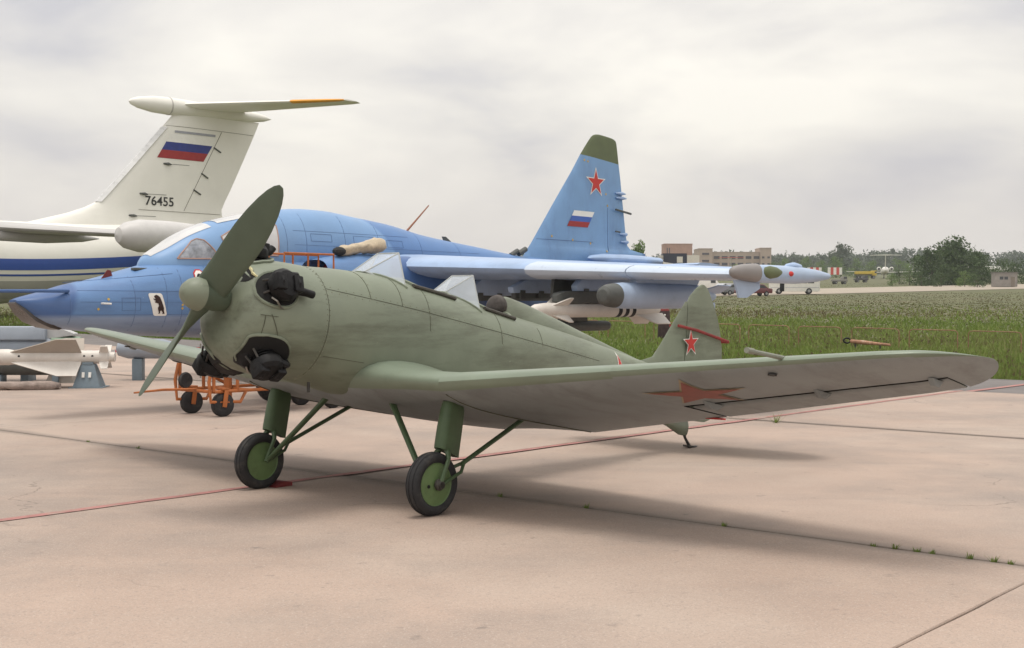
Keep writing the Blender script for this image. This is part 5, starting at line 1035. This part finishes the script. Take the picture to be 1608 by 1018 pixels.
mb = MB(); mb.rings([[(x, -BW/2*k, z0), (x, BW/2*k, z0), (x, BW/2*k, 1.7), (x, BW/2*k*.96, BH-.15), (x, BW/2*k*.8, BH), (x, -BW/2*k*.8, BH), (x, -BW/2*k*.96, BH-.15), (x, -BW/2*k, 1.7)] for x, k, z0 in ((-3.5, .9, .6), (-3.42, 1, .38), (3.4, 1, .38), (3.5, .92, .55))]); mb.build('bus_body', bw, bus, smooth=25)
for i in range(6): MB().box((-2.85+i*1.02, -BW/2-.004, 1.92), (.88, .02, .78)).build('window', vglass, bus, bevel=.0)
for y in (-1, 1): 
    if y > 0:
        for i in range(6): MB().box((-2.85+i*1.02, BW/2+.004, 1.92), (.88, .02, .78)).build('window', vglass, bus)
MB().box((-1.75, -BW/2-.012, 1.25), (.62, .03, 1.75)).build('door_opening', blackh, bus); MB().box((-1.38, -BW/2-.05, 1.25), (.10, .05, 1.75)).build('door_leaf', bw, bus)
MB().box((3.5, 0, 1.9), (.03, 2.0, 1.0)).build('windscreen', vglass, bus); MB().box((0, -BW/2-.006, .92), (6.7, .016, .07)).build('side_trim', mat('trim_grey', (.4, .4, .42), .5), bus)
for s in (-1, 1): MB().box((3.51, s*.85, .8), (.03, .25, .18)).build('headlight', mat('lamp_glass', (.6, .6, .55), .2), bus)
for x in (-2.15, 2.0):
    for s in (-1, 1): wheel_part(bus, x, s*(BW/2-.12), .44, .26)
bus.scale = (sc, sc, sc)
def car(px, py, Y, rz, col, label, van=False):
    c = empty('parked_van' if van else 'parked_car', (at(px, py, Y).x, Y, terr(Y)+.0), rz); m = mat('car_paint', col, .3, var=.04, spec=.6)
    H = 1.9 if van else 1.42; prof = [(-2.1, .35), (-2.15, .8), (-2.0, .92), (-1.55, .95), (-.95, H-.03), (-.3, H), (.45, H-.05), (1.15, 1.0), (1.95, .85), (2.12, .65), (2.1, .35)] if not van else [(-2.2, .4), (-2.25, 1.0), (-2.15, H-.1), (-1.9, H), (1.0, H), (1.45, 1.25), (2.1, 1.0), (2.2, .7), (2.2, .4)]
    mb = MB(); mb.rings([[(x, y*k, z) for x, z in [(q[0], q[1]) for q in prof]] for y, k in ((-.83, 1), (-.78, 1), (.78, 1), (.83, 1))]); mb.build('car_body', m, c, bevel=.05)
    if not van:
        for s in (-1, 1): MB().prism([(-1.35, s*.835, .98), (-.88, s*.835, H-.12), (.38, s*.835, H-.14), (.95, s*.835, 1.0)], (0, s*.012, 0)).build('side_window', vglass, c, smooth=0)
    else:
        for s in (-1, 1): MB().box((.55, s*.84, 1.45), (.8, .02, .5)).build('side_window', vglass, c)
    for x in (-1.3, 1.35):
        for s in (-1, 1): wheel_part(c, x, s*.75, .31, .2)
    tag(c, label, 'van' if van else 'car'); return c
car(1142, 455, 168, R(25), (.45, .47, .50), 'silver saloon car parked at the field edge left of the wing tip')
car(1157, 457, 158, R(15), (.20, .21, .23), 'dark grey car parked beside the silver saloon')
car(1183, 456, 150, R(200), (.14, .035, .04), 'dark red car behind the blue jet wing tip')
car(1112, 449, 200, R(10), (.66, .65, .62), 'white van parked on the far road beyond the jet wing', True)
car(1453, 433, 330, R(100), (.62, .62, .60), 'small white car among the bushes of the far field')
# ------------------------------------------------------------------ far boards, trucks, shed, airliners
bd_r = mat('board_red', (.55, .08, .06), .6); bd_w = mat('board_white', (.75, .73, .68), .6)
for px0 in (1270, 1302):
    o = empty('striped_board', at(px0, 427, 420)); o.location.z = terr(420)+.0; tag(o, 'red and white striped runway board standing on the far grass', 'barrier', 'striped boards across the field')
    for i in range(5): MB().box((.0+i*.95, 0, 1.9), (.95, .12, 2.4)).build('board_panel', bd_r if i % 2 else bd_w, o, smooth=0)
    for i in (0, 4): MB().box((i*.95, .1, .6), (.12, .12, 1.4)).build('board_post', darkst, o, smooth=0)
    o.location.z = at(px0, 431.5, 420).z - .7
yt = empty('yellow_truck', (at(1356, 430, 440).x, 440, terr(440)), 0); tag(yt, 'long yellow airfield truck beside the far runway boards', 'truck'); ym = mat('truck_yellow', (.55, .40, .05), .5)
MB().box((0, 0, 2.0), (5.8, 2.2, 1.0)).build('truck_bed', ym, yt, bevel=.08); MB().box((3.5, 0, 1.9), (1.5, 2.2, 1.7)).build('truck_cab', ym, yt, bevel=.1); MB().box((3.9, -1.11, 2.2), (.7, .03, .6)).build('cab_window', vglass, yt); MB().box((.6, 0, 1.25), (7.4, .9, .35)).build('chassis', darkst, yt)
for x in (-2, -.9, 3.3):
    for s in (-1, 1): wheel_part(yt, x, s*.95, .5, .3)
yt.location.z = terr(440)+.3
for px, py, Y, cl, lb in ((1318, 435, 300, (.25, .24, .22), 'low grey utility truck on the far taxiway'), (1352, 434, 340, (.10, .10, .10), 'dark tractor near the parked airliner wing')):
    t_ = empty('utility_truck', (at(px, py, Y).x, Y, terr(Y)), R(8)); tag(t_, lb, 'truck'); m = mat('utility_paint', cl, .5)
    MB().box((0, 0, .85), (3.6, 1.6, .5)).build('truck_bed', m, t_, bevel=.05); MB().box((1.1, 0, 1.35), (1.1, 1.5, .8)).build('truck_cab', m, t_, bevel=.08); MB().box((1.2, -.76, 1.5), (.7, .03, .4)).build('cab_window', vglass, t_)
    for x in (-1.1, 1.1):
        for s in (-1, 1): wheel_part(t_, x, s*.7, .35, .22)
sh = empty('field_shed', (at(1577, 436, 260).x, 260, terr(260)), R(-8)); tag(sh, 'small weathered grey shed with dark windows at the field edge', 'shed'); shm = mat('shed_grey', (.27, .25, .23), .85, var=.15, scale=1, stain=(.16, .15, .13), stain_amt=.6)
MB().box((0, 0, 1.4), (4.4, 3.2, 2.8)).build('wall', shm, sh); MB().box((0, 0, 2.88), (4.7, 3.5, .16)).build('roof', mat('shed_roof', (.16, .15, .14), .8), sh, bevel=.02)
for x in (-.9, .0): MB().box((x, -1.61, 1.75), (.7, .03, .6)).build('window', vglass, sh)
MB().box((1.3, -1.61, 1.0), (.8, .03, 2.0)).build('door', mat('shed_door', (.2, .17, .14), .8), sh)
def airliner(px, py, Y, rz, label, sc=1.0, tailm=None, body=iwhite, redr=None):
    p = at(px, py, Y); o = empty('parked_airliner', (p.x, Y, terr(Y)), rz); tag(o, label, 'airplane')
    Cz = 2.9
    MB().lathe([(-14, .1), (-13, .9), (-11, 1.4), (8, 1.4), (12, 1.0), (15, .5), (16.5, .1)], (0, 0, Cz), (0, 1, 0), 20).build('fuselage', body, o)
    MB().rings([[(a, y+.0, z) for a, y, z in ((-.12, 9.5, Cz), (.12, 9.5, Cz), (.12, 15.5, Cz), (-.12, 15.5, Cz))], [(a, y, z) for a, y, z in ((-.08, 13.8, 8.2), (.08, 13.8, 8.2), (.08, 16.8, 8.2), (-.08, 16.8, 8.2))]]).build('fin', body, o, smooth=0) if False else None
    mb = MB(); mb.rings([[(-.2, -15.5+4, Cz), (.2, -15.5+4, Cz), (.2, -9.0, Cz), (-.2, -9.0, Cz)], [(-.12, -16.2, 8.6), (.12, -16.2, 8.6), (.12, -13.3, 8.6), (-.12, -13.3, 8.6)]]); mb.build('fin', body, o, smooth=0)
    for s in (-1, 1):
        MB().rings([[(0, -16.4, 8.55), (0, -13.3, 8.55), (0, -13.3, 8.8), (0, -16.4, 8.8)], [(s*5.9, -17.2, 8.45), (s*5.9, -15.8, 8.45), (s*5.9, -15.8, 8.58), (s*5.9, -17.2, 8.58)]]).build('tailplane', tailm or body, o, smooth=0)
        mb = MB(); mb.lathe([(-10.5, .5), (-10.3, .72), (-7, .78), (-6.2, .65), (-6.1, .3)], (s*2.35, 0, Cz+.6), (0, 1, 0), 18); mb.box((s*1.6, -8.2, Cz+.5), (.9, 2.4, .25)); en = mb.build('engine', body, o)
        MB().lathe([(-10.6, .02), (-10.55, .48), (-10.4, .48)], (s*2.35, 0, Cz+.6), (0, 1, 0), 16).build('nozzle', redr or dgrey, en)
        MB().rings([[(s*.5, -3.5, 2.1), (s*.5, 3.2, 2.1), (s*.5, 3.2, 2.5), (s*.5, -3.5, 2.5)], [(s*14.5, -7.0, 2.55), (s*14.5, -4.8, 2.55), (s*14.5, -4.8, 2.7), (s*14.5, -7.0, 2.7)]]).build('wing', body, o, smooth=0)
        mb = MB(); mb.tube([(s*4.6, -2.6, 2.3), (s*4.6, -2.6, .6)], .2, 8); mb.lathe([(-.3, .3), (-.3, .5), (.3, .5), (.3, .3)], (s*4.6, -2.6, .5), (1, 0, 0), 14); mb.build('landing_gear', darkst, o)
    mb = MB(); mb.tube([(0, 10.5, 2.0), (0, 10.5, .4)], .12, 8); mb.lathe([(-.2, .2), (-.2, .38), (.2, .38), (.2, .2)], (0, 10.5, .38), (1, 0, 0), 12); mb.build('nose_gear', darkst, o)
    o.scale = (sc,)*3; return o
a1_ = airliner(1389, 436, 500, R(-15), 'white twin engine airliner seen from behind on the far grass', 1.0)
a2_ = airliner(1147, 436, 570, R(-9), 'far airliner with red tailplane and red engine covers', .95, tailm=mat('tail_red', (.5, .10, .08), .5), redr=mat('cover_red', (.5, .05, .05), .6))
a3_ = airliner(1553, 425, 560, R(-80), 'white airliner half hidden behind the trees above the shed', 1.0)
for o, zz in ((a1_, 432.5), (a2_, 437), (a3_, 428)): o.location.z = max(terr(o.location.y), at(1390, zz, o.location.y).z-1.4)
# ------------------------------------------------------------------ far buildings
def wall_building(name, px0, px1, ytop, ybot, Y, depth, m, label, cols, rows, winm, z_lo=.15, z_hi=.9, parapet=None, win=(.62, .5), skip=()):
    a, b = at(px0, ybot, Y), at(px1, ybot, Y); W = b.x-a.x; zt = at(px0, ytop, Y).z; z0 = min(terr(Y), at(px0, ybot, Y).z)-.3; H = zt-z0
    o = empty(name, ((a.x+b.x)/2, Y, z0), 0); tag(o, label, 'building')
    MB().box((0, depth/2, H/2), (W, depth, H)).build('wall', m, o)
    MB().box((0, depth/2, H+.12), (W+.3, depth+.3, .3)).build('roof_edge', parapet or m, o)
    for r in range(rows):
        for c in range(cols):
            if (c, r) in skip: continue
            cx = -W/2+W*(c+.5)/cols; cz = H*(z_lo+(z_hi-z_lo)*(r+.5)/rows); ww, wh = W/cols*win[0], H*(z_hi-z_lo)/rows*win[1]
            wn = MB().box((cx, -.02, cz), (ww, .12, wh)).build('window', winm, o); MB().box((cx, -.12, cz-wh/2-.08), (ww*1.1, .2, .12)).build('sill', m, wn)
    return o
bpink = mat('pink_brick', (.40, .25, .19), .85, var=.12, scale=.4, stain=(.33, .22, .18), stain_amt=.5)
btan = mat('tan_panel', (.42, .34, .28), .85, var=.1, scale=.3, stain=(.33, .27, .22), stain_amt=.5)
wdark = mat('far_window', (.06, .06, .07), .3)
o = wall_building('brick_hall', 1043, 1087, 383.5, 432, 640, 12, bpink, 'tall plain pinkish brick block rising behind the dark pavilion', 1, 1, wdark, .86, .97, win=(.01, .01))
for x in (-5.6, -4.5): MB().box((x, -.02, 11.5), (.5, .12, 6)).build('slit_window', wdark, o)
wall_building('long_factory', 1119, 1194, 396.5, 432, 600, 14, btan, 'long low tan factory building with two rows of wide windows', 6, 3, wdark, .12, .93, win=(.72, .42))
wall_building('factory_wing', 1097, 1118.8, 391, 432, 598, 16, btan, 'left tower block of the tan factory with one wide window', 1, 3, wdark, .2, .95, win=(.5, .28))
wall_building('factory_stair_tower', 1194.2, 1211, 390, 432, 598, 14, btan, 'right stair tower of the tan factory beside the trees', 2, 3, wdark, .1, .8, win=(.45, .3))
pv = empty('dark_pavilion', (0, 0, 0)); tag(pv, 'dark blue display pavilion with white square and white end wall', 'pavilion')
Y = 330; pa, pb_, pc = at(1041, 424, Y), at(1078.5, 424, Y), at(1098, 424, Y); z1 = at(1041, 398, Y).z; z0 = terr(Y)-.3; z0b = at(1041, 424, Y).z-.5
navy = mat('pavilion_navy', (.02, .025, .045), .5); pwh = mat('pavilion_white', (.66, .62, .55), .6, var=.06)
MB().box(((pa.x+pb_.x)/2, Y+2, (z1+z0)/2), (pb_.x-pa.x, 4, z1-z0)).build('dark_hall', navy, pv)
MB().box(((pb_.x+pc.x)/2+.05, Y+2, (z1-.45+z0)/2), (pc.x-pb_.x-.02, 3.9, z1-.45-z0)).build('white_hall', pwh, pv)
q = at(1067.5, 408, Y); MB().box((q.x, Y-.03, q.z), (1.5, .08, 1.6)).build('white_square', pwh, pv)
q0, q1 = at(1042, 411.5, Y), at(1077, 417.5, Y); MB().prism([(q0.x, Y-.05, q0.z), (q1.x, Y-.05, q1.z), (q1.x, Y-.05, q1.z-.55), (q0.x, Y-.05, q1.z-.55)], (0, .03, 0)).build('white_sweep', pwh, pv, smooth=0)
for i in range(3): q = at(1038, 402.5+i*2.8, Y); MB().box((q.x, Y, q.z), (1.25, .3, .22)).build('white_slat', pwh, pv)
for i in range(4): q = at(1034.5+i*2.4, 415, Y); MB().box((q.x, Y, q.z-.9), (.16, .16, 3.2)).build('white_post', pwh, pv)
# ------------------------------------------------------------------ trees
leafs = [grass_mat('leaves_dark', [(.05, .085, .03), (.07, .11, .04), (.095, .135, .055)]), grass_mat('leaves_mid', [(.11, .18, .05), (.145, .22, .065), (.185, .25, .09)]), grass_mat('leaves_far', [(.08, .11, .07), (.105, .135, .085), (.13, .155, .10)])]
bark = mat('bark', (.09, .07, .05), .9, var=.3, scale=3)
def crown_tris(n, lobes, ls, r):
    """small leaf-clump triangles spread near the surface of uneven lobes"""
    k = r.integers(0, len(lobes), n); L_ = np.array(lobes)[k]; d = r.normal(size=(n, 3)); d /= np.linalg.norm(d, axis=1, keepdims=True)
    rad = r.random(n)**.5; wob = 1+.22*np.sin(d[:, 0]*5+L_[:, 0]*3)*np.cos(d[:, 2]*6+L_[:, 1]*2)
    c = L_[:, :3]+d*L_[:, 3:6]*(rad*wob)[:, None]; s_ = ls*(.5+r.random(n))[:, None]
    a = r.normal(size=(n, 3)); b = r.normal(size=(n, 3)); a /= np.linalg.norm(a, axis=1, keepdims=True); b /= np.linalg.norm(b, axis=1, keepdims=True)
    tint = np.clip(.5+.28*np.sin(k*2.4)+.22*r.normal(size=n), 0, 1)
    return np.stack([c-a*s_*.6, c+a*s_*.6, c+b*s_], 1), tint
def make_lobes(h, w_, r, n=9, base=.18, shape='round'):
    L_ = []
    for i in range(n):
        t = base+(1-base)*(i+.5)/n; prof = math.sqrt(max(.06, 1-((t-.38)/.66)**2)) if shape == 'round' else (1.15-t)
        ang = r.uniform(0, 6.28); off = w_*.33*prof*math.sqrt(r.random()); L_.append((off*math.cos(ang), off*math.sin(ang), h*(t*.86), w_*.34*prof*(.75+.5*r.random()), w_*.34*prof*(.75+.5*r.random()), h*.18*(.8+.5*r.random())))
    return L_
def tree(px, ytop, Y, wpx, kind, seed, label, cat='tree', n=1500, base=.18, shape='round', group='trees around the far field', lobes=10, dz=0):
    r = np.random.default_rng(seed); p = at(px, ytop, Y); zb = terr(Y)-.1; h = p.z-zb; w_ = wpx/FPX*Y
    o = empty('bush' if cat == 'bush' else 'broadleaf_tree', (p.x, Y, zb), 0); tag(o, label, cat, group)
    mb = MB(); rr = max(.06, h*.018); mb.tube([(0, 0, -.2), (rr*.5, 0, h*.3), (-rr, rr, h*.6), (0, 0, h*.85)], [rr*1.3, rr, rr*.6, rr*.2], 7)
    for i in range(5): a = r.uniform(0, 6.28); z = h*r.uniform(.25, .6); mb.tube([(0, 0, z), (w_*.18*math.cos(a), w_*.18*math.sin(a), z+h*.12), (w_*.32*math.cos(a), w_*.32*math.sin(a), z+h*.2)], [rr*.5, rr*.35, rr*.1], 5)
    mb.build('trunk', bark, o)
    v, t = crown_tris(n, make_lobes(h, w_*1.15, r, lobes, base, shape), max(.16, h*.042), r); c = tri_mesh('crown', v, t, leafs[kind]); c.parent = o; return o
tree(1500, 373, 292, 88, 0, 1, 'largest dark green tree of the clump at the field edge beside the shed', n=6500, base=.04, lobes=26)
tree(1463, 388, 285, 56, 0, 2, 'dark green tree leaning out of the clump towards the parked airliner', n=3600, base=.03, lobes=18)
tree(1538, 392, 300, 58, 0, 3, 'dark green tree of the clump half behind the grey shed', n=3600, base=.03, lobes=18)
tree(1577, 404, 330, 60, 0, 4, 'lower dark green tree standing behind the grey shed', n=2200, base=.05)
tree(1610, 400, 320, 60, 0, 5, 'dark green tree beyond the shed under the half hidden airliner', n=2200, base=.05)
tree(1321, 380, 640, 40, 2, 6, 'tall rounded tree standing above the far tree line', n=2200, base=.2)
tree(1003, 378, 260, 36, 1, 7, 'feathery green tree behind the tail fin of the blue jet', n=2000, base=.2)
for i, (px, yt_, wp) in enumerate([(1216, 410, 26), (1236, 404, 30), (1262, 402, 32), (1290, 407, 30), (1313, 401, 36), (1342, 405, 32), (1368, 408, 28), (1412, 404, 30), (1436, 400, 30), (1150, 414, 26), (1178, 417, 24), (1128, 418, 20), (1096, 420, 20)]):
    tree(px, yt_, 535+6*(i % 3), wp, 1, 20+i, 'light green bushy tree in the row beyond the far taxiway', n=1400, base=.0, group='row of light green trees beyond the taxiway')
for i, (px, yt_, Y, wp) in enumerate([(1412, 422, 300, 22), (1428, 418, 290, 20), (1447, 425, 270, 26), (1400, 428, 280, 22), (1478, 424, 262, 30), (1515, 424, 265, 34), (1535, 428, 255, 26)]):
    tree(px, yt_, Y, wp, i % 2, 50+i, 'small green bush in the rough ground before the dark tree clump', 'bush', 1000, 0.0, group='bushes before the dark clump')
# far wood: one mass
r = np.random.default_rng(99); V_, T_ = [], []
for i in range(420):
    Y = r.uniform(880, 1040); px = r.uniform(560, 1720); x = (px-804)/FPX*Y; zb = terr(Y)-1; top = (400-8*max(0, (px-1000)/600)+r.normal(0, 2.0)+3*math.sin(px*.021))
    zt = at(px, top, Y).z; h = max(8, zt-zb); v, t = crown_tris(230, [(a+x, b+Y, c+zb, d, e_, f) for a, b, c, d, e_, f in make_lobes(h, r.uniform(13, 22), r, 6, .0, 'round' if r.random() < .88 else 'cone')], 1.5, r); V_.append(v); T_.append(t)
tri_mesh('far_wood', np.concatenate(V_), np.concatenate(T_), leafs[2], 'stuff')

# ------------------------------------------------------------------ thin airfield haze
hzb = MB().box((0, 760, 34.5), (3300, 1700, 71.2)); hm = bpy.data.materials.new('haze'); hm.use_nodes = True; t = hm.node_tree; t.nodes.clear()
ho = t.nodes.new('ShaderNodeOutputMaterial'); pv_ = t.nodes.new('ShaderNodeVolumePrincipled'); pv_.inputs['Color'].default_value = (.92, .95, 1, 1); pv_.inputs['Density'].default_value = .0002; pv_.inputs['Anisotropy'].default_value = .2
t.links.new(pv_.outputs[0], ho.inputs['Volume']); o = hzb.build('haze', hm, None, smooth=0); o['kind'] = 'stuff'
